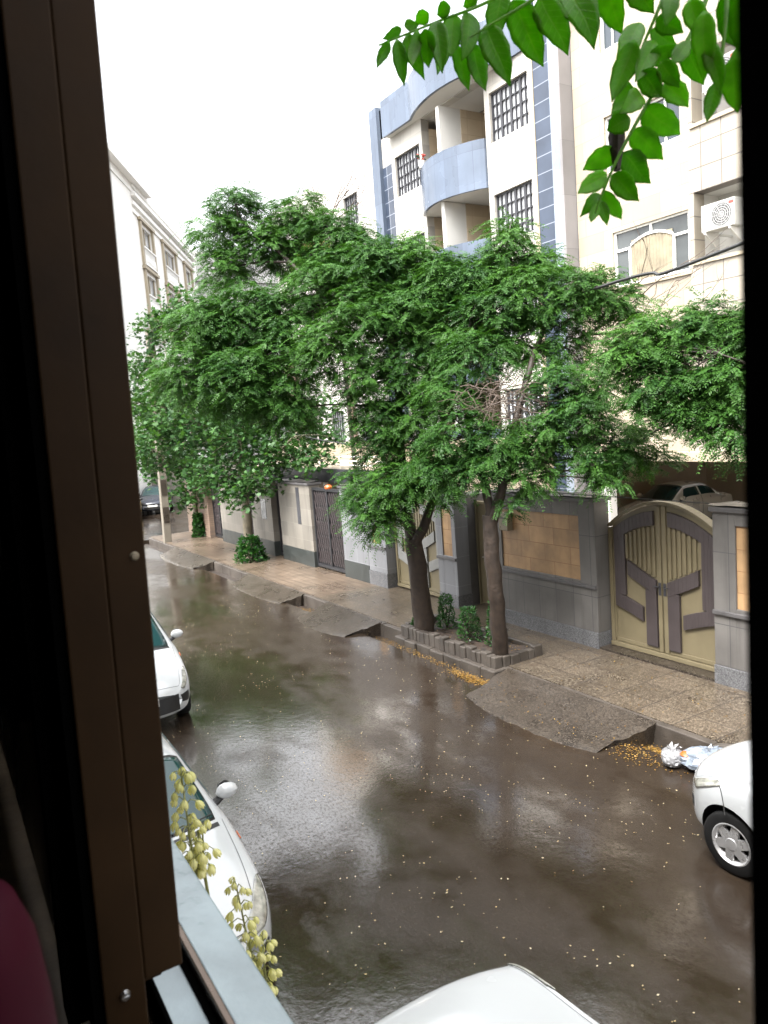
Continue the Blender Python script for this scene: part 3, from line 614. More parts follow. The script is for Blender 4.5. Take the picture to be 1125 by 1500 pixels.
# -- white tiled neighbour further left
nb = thing('apartment_building', 'white tiled building left of the curved balconies with a barred window', 'building', (16, 29, .12))
X = 16.0
hs = [(26.85, 28.0, 12.0-k*3.0, 13.2-k*3.0) for k in range(4)] + [(29.4, 30.6, 3.0, 4.7), (25.2, 26.2, 3.0, 4.7), (32.2, 33.4, 3.1, 4.8)]
b = MB(); facade(b, X, .3, 24.8, 35, .1, 14.5, hs); b.build('wall', M['whitetile'], nb)
for h in hs: window(nb, X+.1, *h, 6, 4, bar=.03, thick=2)
B(X+.302, X+9, 24.8, 35, 14.1, 14.4).build('roof', M['roofwhite'], nb)
B(X+.31, X+9, 24.82, 34.98, .1, 14.05).build('inner_core', M['greyconc'], nb)
B(X-.12, X-.002, 28.3, 28.5, 2.7, 6.4).build('drain_pipe', M['redbrown'], nb)
B(X-1.2, X-.002, 29.4, 31.0, 10.9, 11.9).build('balcony', M['orange'], nb)
B(X-.2, X-.003, 33.6, 34.9, .1, 8).build('brick_pier', M['redbrown'], nb)

# -- ornate white block at the far left
D = 50.; ang = R(28.6)
lb = thing('apartment_building', 'ornate white five storey block with balustraded windows at far left', 'building', (12.85, 48.3, 0), rz=-ang)
# local frame: y runs along the facade away from us, -x ... the facade faces +x
def fx(b, x0, x1, y0, y1, z0, z1): return b.box(x0, x1, y0, y1, z0, z1)
LW = 19.0; rows = [15.5-2.95*k for k in range(5)]; cols = [(1.5, 4.2), (7.4, 11.2), (14.6, 17.2)]
b = MB(); ys = [0, 1.5, 4.2, 7.4, 11.2, 14.6, 17.2, LW]
for i in range(7):
    if i % 2 == 0: fx(b, -.3, 0, ys[i], ys[i+1], 0, 18.7)
    else:
        z = 0
        for r in reversed(rows):
            fx(b, -.3, 0, ys[i], ys[i+1], z, r); z = r+1.9
        fx(b, -.3, 0, ys[i], ys[i+1], z, 18.7)
b.build('wall', M['brightwhite'], lb)
fx(MB(), -14, -.302, 0, LW, 0, 18.6).build('side_wall', M['brightwhite'], lb)
for z, pr in ((17.75,.1),(18.2,.16),(18.72,.3),(19.2,.22)): fx(MB(), -.3, pr, -.1, LW+.1, z, z+.22).build('cornice', M['brightwhite'], lb)
fx(MB(), -14, .05, 2.91, LW, 18.945, 19.198).build('parapet', M['brightwhite'], lb)
fx(MB(), -.3, .03, -8, -.003, 0, 18.95).build('wall', M['brightwhite'], lb)
fx(MB(), -14, -.302, -8, -.003, 0, 18.9).build('side_wall', M['brightwhite'], lb)
fx(MB(), -14, .55, -8.3, 3.2, 19.43, 19.72).build('eave', M['brightwhite'], lb)
fx(MB(), -13, .1, -8, 2.9, 18.955, 19.425).build('parapet', M['brightwhite'], lb)
for r in rows:
    for a, c in cols:
        f = MB(); fx(f, -.16, -.1, a, a+.1, r, r+1.9); fx(f, -.16, -.1, c-.1, c, r, r+1.9); fx(f, -.16, -.1, (a+c)/2-.05, (a+c)/2+.05, r, r+1.9)
        fx(f, -.1, .14, a-.35, a-.02, r-.6, r+2.1); fx(f, -.1, .14, c+.02, c+.35, r-.6, r+2.1); fx(f, -.1, .2, a-.5, c+.5, r+2.12, r+2.3)
        w = f.build('window', M['trim'], lb)
        fx(MB(), -.22, -.18, a, c, r, r+1.9).build('pane', M['paleglass'], w)
        q = MB(); fx(q, .02, .2, a-.1, c+.1, r+.5, r+.6); fx(q, .02, .2, a-.1, c+.1, r-.55, r-.45)
        n = int((c-a)/.3)
        for k in range(n): q.lathe([(.05, r-.45), (.09, r-.2), (.04, r+.2), (.06, r+.5)], (.11, a+(k+.5)*(c-a)/n, 0), n=6)
        q.build('balustrade', M['brightwhite'], w)
gb = thing('apartment_building', 'plain grey rendered building behind the ornate white block', 'building', (26, 69, 0))
B(22.5, 34, 66, 80, 0, 19.6).build('wall', M['greyconc'], gb); B(22.3, 34.2, 65.8, 80.2, 17.3, 17.6).build('cornice', M['greyconc'], gb)
B(22.4, 34.1, 65.9, 80.1, 19.602, 19.8).build('roof', M['roofwhite'], gb)
bw = thing('street_wall', 'beige wall at the end of the street behind the dark parked car', 'wall', (11, 44.5, 0), rz=-ang)
B(-3, 12, 1.5, 1.8, 0, 2.6).build('wall_body', M['beigewall'], bw); B(-3.05, 12.05, 1.45, 1.85, 2.602, 2.7).build('coping', M['ledge'], bw)
# ------------------------------------------------------------------ cars
def crom(P, u):
    n = len(P)-1; i = min(max(int(math.floor(u)), 0), n-1); t = u-i
    a, b, c, d = P[max(i-1,0)], P[i], P[i+1], P[min(i+2,n)]
    return .5*((2*b)+(c-a)*t+(2*a-5*b+4*c-d)*t*t+(3*b-a-3*c+d)*t**3)
def bspl(P, t):
    n = len(P)-1; i = min(max(int(math.floor(t)), 0), n-1); f = t-i
    g = lambda k: P[0]*np.array([-1,1,1])*1. + 0*P[0] if k < 0 else (P[n]+(P[n]-P[n-1])*np.array([1,0,0]) if k > n else P[k])
    a, b, c, d = g(i-1) if i > 0 else P[1]*np.array([-1,1,1]), P[i], P[i+1], (P[i+2] if i+2 <= n else P[n-1]*np.array([-1,1,1]))
    return ((1-f)**3*a+(3*f**3-6*f*f+4)*b+(-3*f**3+3*f*f+3*f+1)*c+f**3*d)/6
HATCH = [(0,.60,.30,.42,.52,.46,.57),(.07,.72,.22,.45,.60,.58,.65),(.25,.79,.2,.5,.69,.62,.75),(.6,.812,.2,.55,.78,.67,.86),(1.0,.825,.2,.55,.85,.70,.95),
         (1.22,.825,.2,.55,.885,.69,1.05),(1.75,.82,.2,.55,.91,.57,1.38),(2.1,.82,.2,.55,.92,.555,1.44),(2.7,.82,.2,.55,.94,.55,1.44),(3.2,.81,.2,.55,.96,.53,1.37),(3.6,.785,.24,.55,.95,.5,1.12),(3.75,.73,.3,.5,.86,.5,.93),(3.8,.66,.36,.5,.7,.48,.76)]
SEDAN = [(0,.55,.30,.42,.55,.42,.6),(.07,.7,.24,.45,.64,.56,.69),(.3,.79,.22,.5,.72,.64,.78),(.7,.83,.2,.55,.8,.68,.88),(1.15,.84,.2,.55,.86,.71,.96),
         (1.4,.84,.2,.55,.9,.69,1.06),(2.0,.84,.2,.55,.93,.57,1.38),(2.4,.84,.2,.55,.94,.56,1.43),(3.0,.84,.2,.55,.95,.55,1.42),(3.45,.83,.2,.55,.95,.55,1.22),(3.75,.82,.22,.55,.95,.62,1.02),(4.2,.78,.26,.5,.9,.64,.95),(4.35,.7,.36,.5,.78,.55,.84)]
MINI = [(0,.50,.30,.42,.54,.42,.62),(.06,.65,.22,.45,.64,.53,.70),(.22,.74,.2,.5,.74,.6,.80),(.5,.79,.2,.55,.83,.66,.89),(.8,.80,.2,.55,.88,.68,.97),
         (1.0,.80,.2,.55,.91,.67,1.06),(1.55,.80,.2,.55,.95,.57,1.42),(1.9,.80,.2,.55,.96,.56,1.48),(2.5,.80,.2,.55,.97,.56,1.48),(2.95,.79,.2,.55,.98,.54,1.42),(3.3,.77,.24,.55,.97,.52,1.15),(3.42,.72,.3,.5,.88,.5,.95),(3.47,.65,.36,.5,.7,.48,.78)]
BOXY = [(0,.775,.30,.42,.74,.70,.79),(.04,.80,.22,.45,.80,.75,.845),(.2,.82,.2,.5,.835,.77,.875),(.6,.825,.2,.55,.86,.76,.90),(.85,.825,.2,.55,.88,.74,.94)]+[q for q in HATCH[5:]]
class Car:
    def __init__(s, st, bf=.38, bw=.2):
        s.st = st; s.n = len(st)-1; s.L = st[-1][0]; s.W = max(q[1] for q in st); s.bf, s.bw = bf, bw
        C_ = []
        for (y, w, zb, zm, zl, ht, zt) in st:
            C_.append(np.array([(0,y,zb),(.8*w,y,zb),(.98*w,y,zb+.06),(1.01*w,y,zm),(1.0*w,y,zl-.08),(.965*w,y,zl+.005),(.5*(.945*w+ht),y,.5*(zl+.02+zt-.05)),(ht,y,zt-.045),(.72*ht,y,zt-.008),(0,y,zt+.012)]))
        s.C = C_
    def S(s, u, v):
        """u runs front to rear in stations, v from sill centre (0) over the side to the roof centre (1); v > 1 mirrors"""
        sg = 1
        if v > 1: v, sg = 2-v, -1
        p = bspl(crom(s.C, u), v*9).copy()
        x = abs(p[0])/s.W; y = p[1]
        k = np.interp(y/s.L, [0,.12,.3,.5,.62,.9,1.], [s.bf, s.bf*.75, s.bw*1.2, s.bw*.3, 0, -.08, -.2])
        p[1] += k*x**2.3; p[0] *= sg
        return p
    def P(s, u, v, off):
        p = s.S(u, v); a = s.S(min(u+.02, s.n), v)-s.S(max(u-.02,0), v); b = s.S(u, v+.004)-s.S(u, v-.004)
        nn = np.cross(a, b); l = np.linalg.norm(nn); nn = nn/l if l > 1e-9 else np.array([0,0,1.])
        c = p-np.array([0, p[1], .6])
        if nn@(c if abs(c@nn) > .02 else np.array([0,-1,0])) < 0: nn = -nn
        return p+nn*off
    def quad(s, q, off, nu=10, nv=8, mirror=False, rnd=0):
        """patch lying on the body; q = four (u,v) corners"""
        f = (lambda v: 2-v) if mirror else (lambda v: v); G = []
        for i in range(nu+1):
            t = i/nu; row = []
            for j in range(nv+1):
                r = j/nv; tt, rr2 = t, r
                if rnd:                                     # soften the corners
                    a, b = 2*t-1, 2*r-1; tt = .5+.5*a*math.sqrt(1-rnd*b*b/2); rr2 = .5+.5*b*math.sqrt(1-rnd*a*a/2)
                u = (1-tt)*((1-rr2)*q[0][0]+rr2*q[3][0])+tt*((1-rr2)*q[1][0]+rr2*q[2][0])
                v = (1-tt)*((1-rr2)*q[0][1]+rr2*q[3][1])+tt*((1-rr2)*q[1][1]+rr2*q[2][1])
                row.append(s.P(u, f(v), off))
            G.append(row)
        return G
def car_obj(b, name, m, parent, smooth=True):
    o = b.build(name, m, parent, smooth=smooth); return o
def solidify(o, t=.006):
    md = o.modifiers.new('thick', 'SOLIDIFY'); md.thickness = t; md.offset = 0
def make_car(name, label, cat, loc, rz, paint, st=HATCH, wheels=(.74, 3.12), wr=.29, axle_w=None, kind='hatch', glass='carglass', group=None, hl=None, grille=True, simple=False, bf=.38, wbase=4.35, mouth=False):
    c = Car(st, bf); t = thing(name, label, cat, loc, rz, group)
    nu, nv = (64, 30) if not simple else (36, 20)
    G = []
    for i in range(nu+1):
        u = c.n*i/nu; half = [c.S(u, v/nv) for v in range(nv+1)]
        ring = half + [p*np.array([-1,1,1]) for p in half[-2:0:-1]]
        G.append(ring+[ring[0]])
    b = MB(); m = len(G[0])-1; vs = [p for r in G for p in r[:-1]]
    fs = [(i*m+j, (i+1)*m+j, (i+1)*m+(j+1) % m, i*m+(j+1) % m) for i in range(nu) for j in range(m)]
    fs += [tuple(range(m)), tuple(nu*m+j for j in range(m))[::-1]]
    b.add(vs, fs); body = b.build('body', [M[paint], M['blackplastic']], t, smooth=True)
    import bmesh
    bm = bmesh.new(); bm.from_mesh(body.data); bmesh.ops.recalc_face_normals(bm, faces=bm.faces); bm.to_mesh(body.data); bm.free()
    wx = c.W-.1
    cuts = MB()
    for yy in wheels:
        for sg in (1, -1): cuts.lathe([(0,-.5),(wr+.055,-.5),(wr+.055,.5),(0,.5)] if False else [(1e-4,-.22),(wr+.055,-.22),(wr+.055,.3),(1e-4,.3)], (sg*wx, yy, wr+.01), 'x', 32)
    cu = cuts.build('cutter', [M['blackplastic'], M['blackplastic']], t)
    bm = bmesh.new(); bm.from_mesh(cu.data); bmesh.ops.remove_doubles(bm, verts=bm.verts, dist=.001); bmesh.ops.recalc_face_normals(bm, faces=bm.faces)
    for f in bm.faces: f.material_index = 1
    bm.to_mesh(cu.data); bm.free()
    md = body.modifiers.new('arch', 'BOOLEAN'); md.operation = 'DIFFERENCE'; md.object = cu; md.solver = 'EXACT'
    dg = bpy.context.evaluated_depsgraph_get(); me = bpy.data.meshes.new_from_object(body.evaluated_get(dg))
    if len(me.polygons) > 200:
        body.modifiers.clear(); body.data = me; me.set_sharp_from_angle(angle=R(38))
    else: body.modifiers.clear()
    bpy.data.objects.remove(cu)
    f = {'hatch': 0, 'sedan': 0, 'mini': 0}[kind]
    # glass
    wtop = 6.05
    def glaz(nm, quads, rnd=.12, off=.004, m=glass, black=True):
        b = MB()
        for q, mi in quads: b.grid(c.quad(q, off, 12, 10, mi, rnd))
        o = b.build(nm, M[m], t, smooth=True); solidify(o, .004); return o
    wsq = [(wbase,.80),(wtop,.795),(wtop,1.205),(wbase,1.20)]
    if not simple:
        glaz('windscreen_seal', [([(wbase-.12,.79),(wtop+.08,.785),(wtop+.08,1.215),(wbase-.12,1.21)], False)], .1, .002, 'blackplastic')
    glaz('windscreen', [(wsq, False)], .1, .005)
    glaz('rear_window', [([(9.1,.80),(10.0,.80),(10.0,1.2),(9.1,1.2)], False)], .1, .005)
    for mi in (False, True):
        glaz('side_window', [([(5.55,.615),(5.98,.745),(7.35,.745),(7.35,.605)], mi)], .0)
        glaz('side_window', [([(7.47,.605),(7.47,.745),(8.75,.74),(8.85,.61)], mi)], .05)
    # headlights, grille, plate, seams
    hq = hl or [(.9,.50),(2.55,.545),(2.5,.66),(.75,.70)]
    if not simple or hl:
        for mi in (False, True):
            g = MB(); g.grid(c.quad(hq, .006, 10, 8, mi, .5)); o = g.build('headlight', M['headlight'], t, smooth=True); solidify(o, .008)
            cc = c.quad(hq, .002, 2, 2, mi)[1][1]
    if grille:
        g = MB()
        for q in ([(.0,.30),(.62,.28),(.62,.40),(.0,.44)],) if not mouth else ([(.0,.27),(1.15,.27),(1.05,.40),(.0,.52)],):
            for mi in (False, True): g.grid(c.quad(q, .004, 6, 5, mi))
        yb = c.S(0, .3)[1]
        fy = lambda x: c.bf*(abs(x)/c.W)**2.3
        for xm, z0, z1, o_ in (((.56, .29, .52, .008),) if mouth else ((min(.46, .86*st[0][1]), .31, .43, .008), (.28, .5, .55, .006))): g.grid([[(x, fy(x)-o_, z) for z in (z0, z1)] for x in np.linspace(-xm, xm, 15)])
        g.build('grille', M['blackplastic'], t)
        B(-.26, .26, .0-.016, .03, .44, .545).build('number_plate', M['roofwhite'], t)
    if not simple:
        sm = MB()
        for mi in (False, True):
            sm.grid(c.quad([(.95,.745),(4.4,.715),(4.4,.722),(.95,.752)], .003, 16, 1, mi))
            sm.grid(c.quad([(2.62,.35),(2.66,.35),(2.40,.64),(2.36,.64)], .003, 2, 10, mi))
            for uu in (5.2, 7.4): sm.grid(c.quad([(uu,.22),(uu+.025,.22),(uu+.025,.6),(uu,.6)], .003, 1, 12, mi))
        sm.grid(c.quad([(.95,.745),(.99,.745),(.99,1.255),(.95,1.255)], .003, 1, 24))
        sm.build('panel_seam', M['seam'], t)
        wp = MB(); wp.grid(c.quad([(4.08,.78),(4.3,.785),(4.3,1.215),(4.08,1.22)], .0035, 3, 24)); wp.build('wiper_cowl', M['blackplastic'], t, smooth=True)
        for v0, v1 in ((.90, .80), (1.12, 1.02)):
            wb = MB(); wb.tube([c.P(wbase-.05, v0+.04, .012), c.P(wbase+.12, v0, .014), c.P(wbase+.18, v1, .012)], [.009,.007,.005], 5); wb.build('wiper', M['blackplastic'], t)
        for mi in (False, True):
            g = MB(); g.grid(c.quad([(3.6,.5),(3.85,.5),(3.85,.53),(3.6,.53)], .008, 3, 3, mi, .4)); o = g.build('side_repeater', M['orangelens'], t, smooth=True); solidify(o, .01)
    # mirrors
    for sg in (1, -1):
        p = c.S(5.25, .60); bx = MB(); X0 = sg*(abs(p[0])+.1); Y0, Z0 = p[1]+.02, p[2]+.1
        prof = []
        for i in range(9):
            a = math.pi*i/8; row = []
            for k in range(12):
                q = 2*math.pi*k/12
                row.append((X0+.1*math.sin(a)**.7*math.cos(q), Y0-.06*math.cos(a)-.01, Z0+.068*math.sin(a)**.7*math.sin(q)))
            prof.append(row+[row[0]])
        bx.grid(prof); mo = bx.build('mirror', M[paint if not simple else 'blackplastic'], t, smooth=True)
        q = MB(); q.tube([(sg*(abs(p[0])-.03), Y0+.01, Z0-.1), (X0, Y0+.02, Z0-.03)], [.04,.03], 8); q.tube([(X0, Y0+.05, Z0), (X0, Y0+.075, Z0)], [.066,.062], 14); q.build('mirror_glass', M['blackplastic'], mo, smooth=True)
    # wheels
    for yy in wheels:
        for sg in (1, -1):
            cx = sg*(c.W-.135); w = MB()
            w.lathe([(wr*.63,-.09*sg),(wr*.9,-.095*sg),(wr*.985,-.075*sg),(wr,-.03*sg),(wr,.03*sg),(wr*.985,.075*sg),(wr*.9,.095*sg),(wr*.64,.088*sg),(wr*.6,.05*sg)], (cx, yy, wr), 'x', 40)
            wo = w.build('wheel', M['tyre'], t, smooth=True, angle=60)
            r = MB(); e = .085*sg
            r.lathe([(wr*.52,.03*sg),(wr*.63,.075*sg),(wr*.66,.09*sg),(wr*.625,.094*sg),(wr*.54,.066*sg)], (cx, yy, wr), 'x', 40)
            r.lathe([(.001,e*1.06),(.05,e*1.05),(.062,e*.9),(.062,.03*sg)], (cx, yy, wr), 'x', 20)
            for k in range(6):
                a = k*math.pi/3+.3; ca, sa = math.cos(a), math.sin(a)
                pts = [(cx+e*.98, yy+.05*ca-.045*sa, wr+.05*sa+.045*ca), (cx+e*.98, yy+.05*ca+.045*sa, wr+.05*sa-.045*ca),
                       (cx+e*.9, yy+wr*.58*ca+.036*sa, wr+wr*.58*sa-.036*ca), (cx+e*.9, yy+wr*.58*ca-.036*sa, wr+wr*.58*sa+.036*ca)]
                r.prism(pts, (-.03*sg, 0, 0))
            r.build('rim', M['rim'], wo, smooth=True, angle=35)
            MB().lathe([(.001,.02*sg),(wr*.6,.02*sg)], (cx, yy, wr), 'x', 24).build('brake_disc', M['blackplastic'], wo)
    return t
make_car('parked_car', 'white hatchback nose down the street below the yellow yucca flowers', 'car', (1.08, 4.8, 0), 0, 'white', hl=[(.5,.55),(2.6,.57),(2.1,.74),(.6,.90)], wbase=4.6, bf=.33)
make_car('parked_car', 'white car with a wide black grille mouth, half hidden by the brown sash', 'car', (2.16, 10.55, 0), R(-5), 'white', hl=[(.5,.52),(2.7,.60),(2.4,.68),(.7,.68)], bf=.3, mouth=True)
make_car('parked_car', 'white car whose bonnet corner pokes up at the bottom of the view', 'car', (1.94, 3.5, 0), R(181), 'white', st=BOXY, bf=.1)
make_car('parked_car', 'white small car with silver wheel cover parked against the right kerb', 'car', (6.36, 4.57, 0), R(180), 'white', st=MINI, wheels=(.70, 2.85), wr=.285)
make_car('parked_car', 'beige silver saloon parked under the cream building behind the arched gate', 'car', (18.4, 16.25, .02), R(266), 'silver', st=SEDAN, wheels=(.85, 3.45))
make_car('parked_car', 'dark navy car parked at the far end of the street', 'car', (10.3, 41.2, 0), R(-20), 'navy', st=SEDAN, wheels=(.85, 3.45), simple=True, hl=[(.9,.50),(2.55,.545),(2.5,.66),(.75,.70)])
make_car('parked_car', 'yellow car just peeping out from behind the brown sash at the far end', 'car', (8.12, 38.4, 0), R(-15), 'yellow', st=SEDAN, wheels=(.85, 3.45), simple=True, hl=[(.9,.50),(2.55,.545),(2.5,.66),(.75,.70)])
# ------------------------------------------------------------------ trees
def quads_mesh(name, V, m, parent, tint, nper=4):
    """V: (n, nper, 3) loose leaf polygons as one mesh"""
    n = len(V); o0 = np.array(ORI.get(parent.name, (0,0,0))) if parent is not None else np.zeros(3)
    me = bpy.data.meshes.new(name); me.vertices.add(n*nper); me.loops.add(n*nper); me.polygons.add(n)
    me.vertices.foreach_set('co', (V-o0).astype(np.float32).ravel())
    me.loops.foreach_set('vertex_index', np.arange(n*nper, dtype=np.int32))
    me.polygons.foreach_set('loop_start', np.arange(0, n*nper, nper, dtype=np.int32))
    me.update(calc_edges=True); me.materials.append(m)
    at = me.attributes.new('tint', 'FLOAT', 'FACE'); at.data.foreach_set('value', tint.astype(np.float32))
    o = bpy.data.objects.new(name, me); COL.objects.link(o)
    if parent is not None: o.parent = parent; ORI[o.name] = tuple(o0)
    return o
def nrm(a): return a/np.maximum(np.linalg.norm(a, axis=-1, keepdims=True), 1e-9)
def twig_tips(blobs, dens, rg, flat=.8, lo=.5):
    out, hubs = [], []
    for bx, by, bz, r in blobs:
        n = max(3, int(dens*r*r)); d = nrm(rg.normal(size=(n, 3))); lw = np.where(rg.random((n, 1)) < .35, .15, lo); rad = r*(lw+(1-lw)*rg.random((n, 1)))**.8*1.08
        out.append(np.array([bx, by, bz])+d*rad*np.array([1,1,flat])); hubs.append(np.repeat([[bx, by, bz]], n, 0))
    return np.concatenate(out), np.concatenate(hubs)
def pinnate(tips, hubs, rg, nf=8, L=.27, nl=7, ll=.052, lw=.021, droop=.55, base=0.):
    """rosettes of drooping feather leaves round every twig tip -> leaflet quads"""
    n = len(tips); out = nrm((tips-hubs)*np.array([1,1,.3])+rg.normal(size=(n,3))*.02)
    T = np.repeat(tips, nf, 0); O = np.repeat(out, nf, 0); m = n*nf
    ang = rg.random(m)*2*np.pi
    d = np.stack([np.cos(ang), np.sin(ang), rg.normal(size=m)*.22+.05], 1)*.8 + O*.55
    d = nrm(d); l = L*(.65+.6*rg.random(m))*np.repeat(.7+.6*rg.random(n), nf); T = T+rg.normal(size=(m,3))*.045
    dr = droop*(.6+.8*rg.random(m))
    t = (np.arange(nl)+1)/nl
    P = T[:,None]+d[:,None]*(l[:,None]*t)[...,None]; P[...,2] -= (dr*l)[:,None]*t**2
    tan = np.repeat(d[:,None], nl, 1).copy(); tan[...,2] -= 2*dr[:,None]*t*.9; tan = nrm(tan)
    up = np.array([0,0,1.])+rg.normal(size=(m,3))*.25
    side = nrm(np.cross(tan, up[:,None])); V, W = [], []
    hb_ = np.sin(hubs@np.array([12.9, 78.2, 37.7]))*.5+.5
    tw = np.repeat(.5*rg.random(n)+.5*hb_, nf)
    for sg in (1, -1):
        ax = nrm(side*sg*.85+tan*.45+np.array([0,0,-.26])+rg.normal(size=(m,nl,3))*.12)
        fl = nrm(np.cross(ax, np.cross(side*sg, tan)+rg.normal(size=(m,nl,3))*.25))
        k = (ll*(.75+.5*rg.random((m,nl)))*(1-.3*np.abs(t-.45)))[...,None]; w = k*(lw/ll)
        b = P; tip = P+ax*k; q = np.stack([b, P+ax*k*.45+fl*w*.5, tip, P+ax*k*.45-fl*w*.5], 2)
        V.append(q.reshape(-1,4,3)); W.append(np.repeat(np.clip(tw*.6+rg.random(m)*.4+base, 0, 1), nl))
    return np.concatenate(V), np.concatenate(W)
def lobed(tips, hubs, rg, nf=7, s=.13):
    """palm-shaped plane leaves: 7-point star polygons"""
    n = len(tips); m = n*nf; c = np.repeat(tips, nf, 0)+rg.normal(size=(m,3))*.16
    nn = nrm(np.array([0,0,1.])+rg.normal(size=(m,3))*.55); a = nrm(np.cross(nn, rg.normal(size=(m,3)))); b = np.cross(nn, a)
    prof = [(0,-.45),(.3,-.42),(.22,-.15),(.62,.05),(.22,.12),(.32,.5),(.1,.3),(0,.75),(-.1,.3),(-.32,.5),(-.22,.12),(-.62,.05),(-.22,-.15),(-.3,-.42)]
    k = (s*(.6+.7*rg.random(m)))[:,None]
    V = np.stack([c+a*k*x+b*k*y-np.array([0,0,1.])*(k*.25*abs(x)) for x, y in prof], 1)
    return V, np.clip(np.repeat(rg.random(n), nf)*.6+rg.random(m)*.4, 0, 1)
def smooth_path(p, n=6):
    p = [np.array(q, float) for q in p]; return [tuple(crom(p, i/n)) for i in range((len(p)-1)*n+1)]
def limb(b, pts, r0, r1, n=9, wob=.08, jit=.015):
    q = smooth_path(pts, 5); q = [tuple(c+random.uniform(-jit, jit) for c in p) if 0 < i < len(q)-1 else p for i, p in enumerate(q)]
    b.tube(q, [r0+(r1-r0)*(i/(len(q)-1))**.8 for i in range(len(q))], n, 0, wob)
def twigs(b, limbs, tips, hubs, rg, every=5, r=.012, br=1.):
    """boughs from the nearest limb point to every blob, twigs from there to the tips"""
    LP = np.array([p for l in limbs for p in smooth_path(l, 6)]); hs = np.unique(hubs, axis=0)
    for h in hs:
        p = LP[np.argmin(((LP-h)**2).sum(1)+2.5*np.maximum(0, LP[:,2]-h[2]))]; d = h-p
        mid = p+d*.5+np.array([0,0,.05*np.linalg.norm(d)])
        b.tube(smooth_path([p, mid, h], 4), [q*br for q in (.026,.024,.022,.02,.018,.016,.015,.014,.012)], 6, 0, .06)
    for i in range(0, len(tips), every):
        h, t = hubs[i], tips[i]; b.tube([h, (h+t)/2+np.array([0,0,.05]), t], [r, r*.8, r*.5], 4)
def tree(name, label, base, limbs, blobs, seed, bark, leaf, kind='pinnate', dens=95, every=5, br=1., group=None, **kw):
    t = thing(name, label, 'tree', base, group=group); rg = np.random.default_rng(seed)
    b = MB()
    for pts, r0, r1 in limbs: limb(b, pts, r0, r1, 14 if r0 > .1 else 8)
    b.build('trunk', M[bark], t, smooth=True, angle=70)
    tips, hubs = twig_tips(blobs, dens, rg)
    w = MB(); twigs(w, [l[0] for l in limbs], tips, hubs, rg, every, br=br); w.build('branches', M[bark], t, smooth=True)
    V, ti = (pinnate if kind == 'pinnate' else lobed)(tips, hubs, rg, **kw)
    quads_mesh('crown', V, M[leaf], t, ti, V.shape[1])
    return t
LOC = dict(nf=10, L=.3, nl=12, ll=.056, lw=.018, droop=.4)
tree('locust_tree', 'leaning brown locust tree at the far end of the stone planter', (7.6,11.5,.2),
     [([(7.62,11.5,.15),(7.48,11.38,1.1),(7.33,11.26,2.05)], .2, .155), ([(7.36,11.3,1.9),(7.24,11.3,2.6),(7.211,11.27,3.15),(7.23,11.28,4.1),(7.36,11.4,5.53)], .12, .05),
      ([(7.33,11.22,1.9),(7.5,10.95,2.5),(7.62,10.8,3.1),(7.74,10.64,4.28),(7.94,10.96,5.7)], .1, .04),
      ([(7.3,11.29,4.4),(7.27,11.47,5.66),(6.85,11.9,6.02),(6.63,12.69,6.56),(6.35,13.56,7.41),(5.8,14.25,8.23)], .1, .025)],
     T1, 11, 'bark', 'locust', dens=245, **LOC)
t2 = tree('locust_tree', 'forked brown locust tree at the near end of the stone planter, with dead twigs', (7.6,9.35,.2),
     [([(7.62,9.32,.15),(7.45,9.15,1.0),(7.36,9.08,1.9),(7.37,9.1,2.6)], .135, .115), ([(7.37,9.1,2.5),(7.37,9.16,3.03),(7.4,9.49,3.82),(7.57,9.78,4.9),(8.17,10.06,6.13)], .085, .03),
      ([(7.37,9.1,2.45),(7.54,8.86,3.28),(7.89,8.9,4.19),(8.57,9.1,5.24),(9.0,9.05,5.87)], .09, .03)],
     T2, 12, 'bark', 'locust', dens=245, **LOC)
dt = MB(); rr = random.Random(5)
for k in range(170):                                   # tangle of dried twigs in the crown
    p = Vector((rr.uniform(7.0,8.15), rr.uniform(8.35,9.35), rr.uniform(4.08,4.62))); d = Vector((rr.uniform(-1,1), rr.uniform(-1,1), rr.uniform(-.5,.5))).normalized()
    q = [p]; 
    for i in range(5): d = (d+Vector((rr.uniform(-.5,.5), rr.uniform(-.5,.5), rr.uniform(-.45,.3)))).normalized(); q.append(q[-1]+d*.09)
    dt.tube(q, [.007,.0065,.006,.005,.004,.003], 4)
dt.build('dead_twigs', M['twig'], t2)
bd = MB()
def bare(b, p, d, r, l, depth, rr):
    q = [Vector(p)]; d = Vector(d).normalized()
    for i in range(5): d = (d+Vector((rr.uniform(-.22,.22), rr.uniform(-.22,.22), rr.uniform(-.12,.16)))).normalized(); q.append(q[-1]+d*l/5)
    b.tube(q, [r*(1-.12*i) for i in range(6)], 5)
    if depth:
        for k in range(rr.choice((2,3,3))):
            i = rr.randint(2,5); dd = (d+Vector((rr.uniform(-.8,.8), rr.uniform(-.8,.8), rr.uniform(-.3,.6)))).normalized(); bare(b, q[i], dd, r*.5, l*.62, depth-1, rr)
for p, d in (((9.0,9.0,5.5),(.75,-.45,.3)), ((9.3,8.85,5.3),(.7,-.6,.05)), ((9.1,8.9,5.2),(.8,-.2,.25))): bare(bd, p, d, .026, 1.7, 3, rr)
bd.build('bare_branch', M['twig'], t2)
pods = np.random.default_rng(9); n = 260
c = np.array([9.5,8.75,5.25])+pods.normal(size=(n,3))*np.array([.3,.3,.16]); k = .045
V = np.stack([c, c+pods.normal(size=(n,3))*.012+[0,0,-k*.5], c+[0,0,-k], c+pods.normal(size=(n,3))*.012+[.01,0,-k*.5]], 1)
quads_mesh('dry_pods', V, M['twig'], t2, pods.random(n))
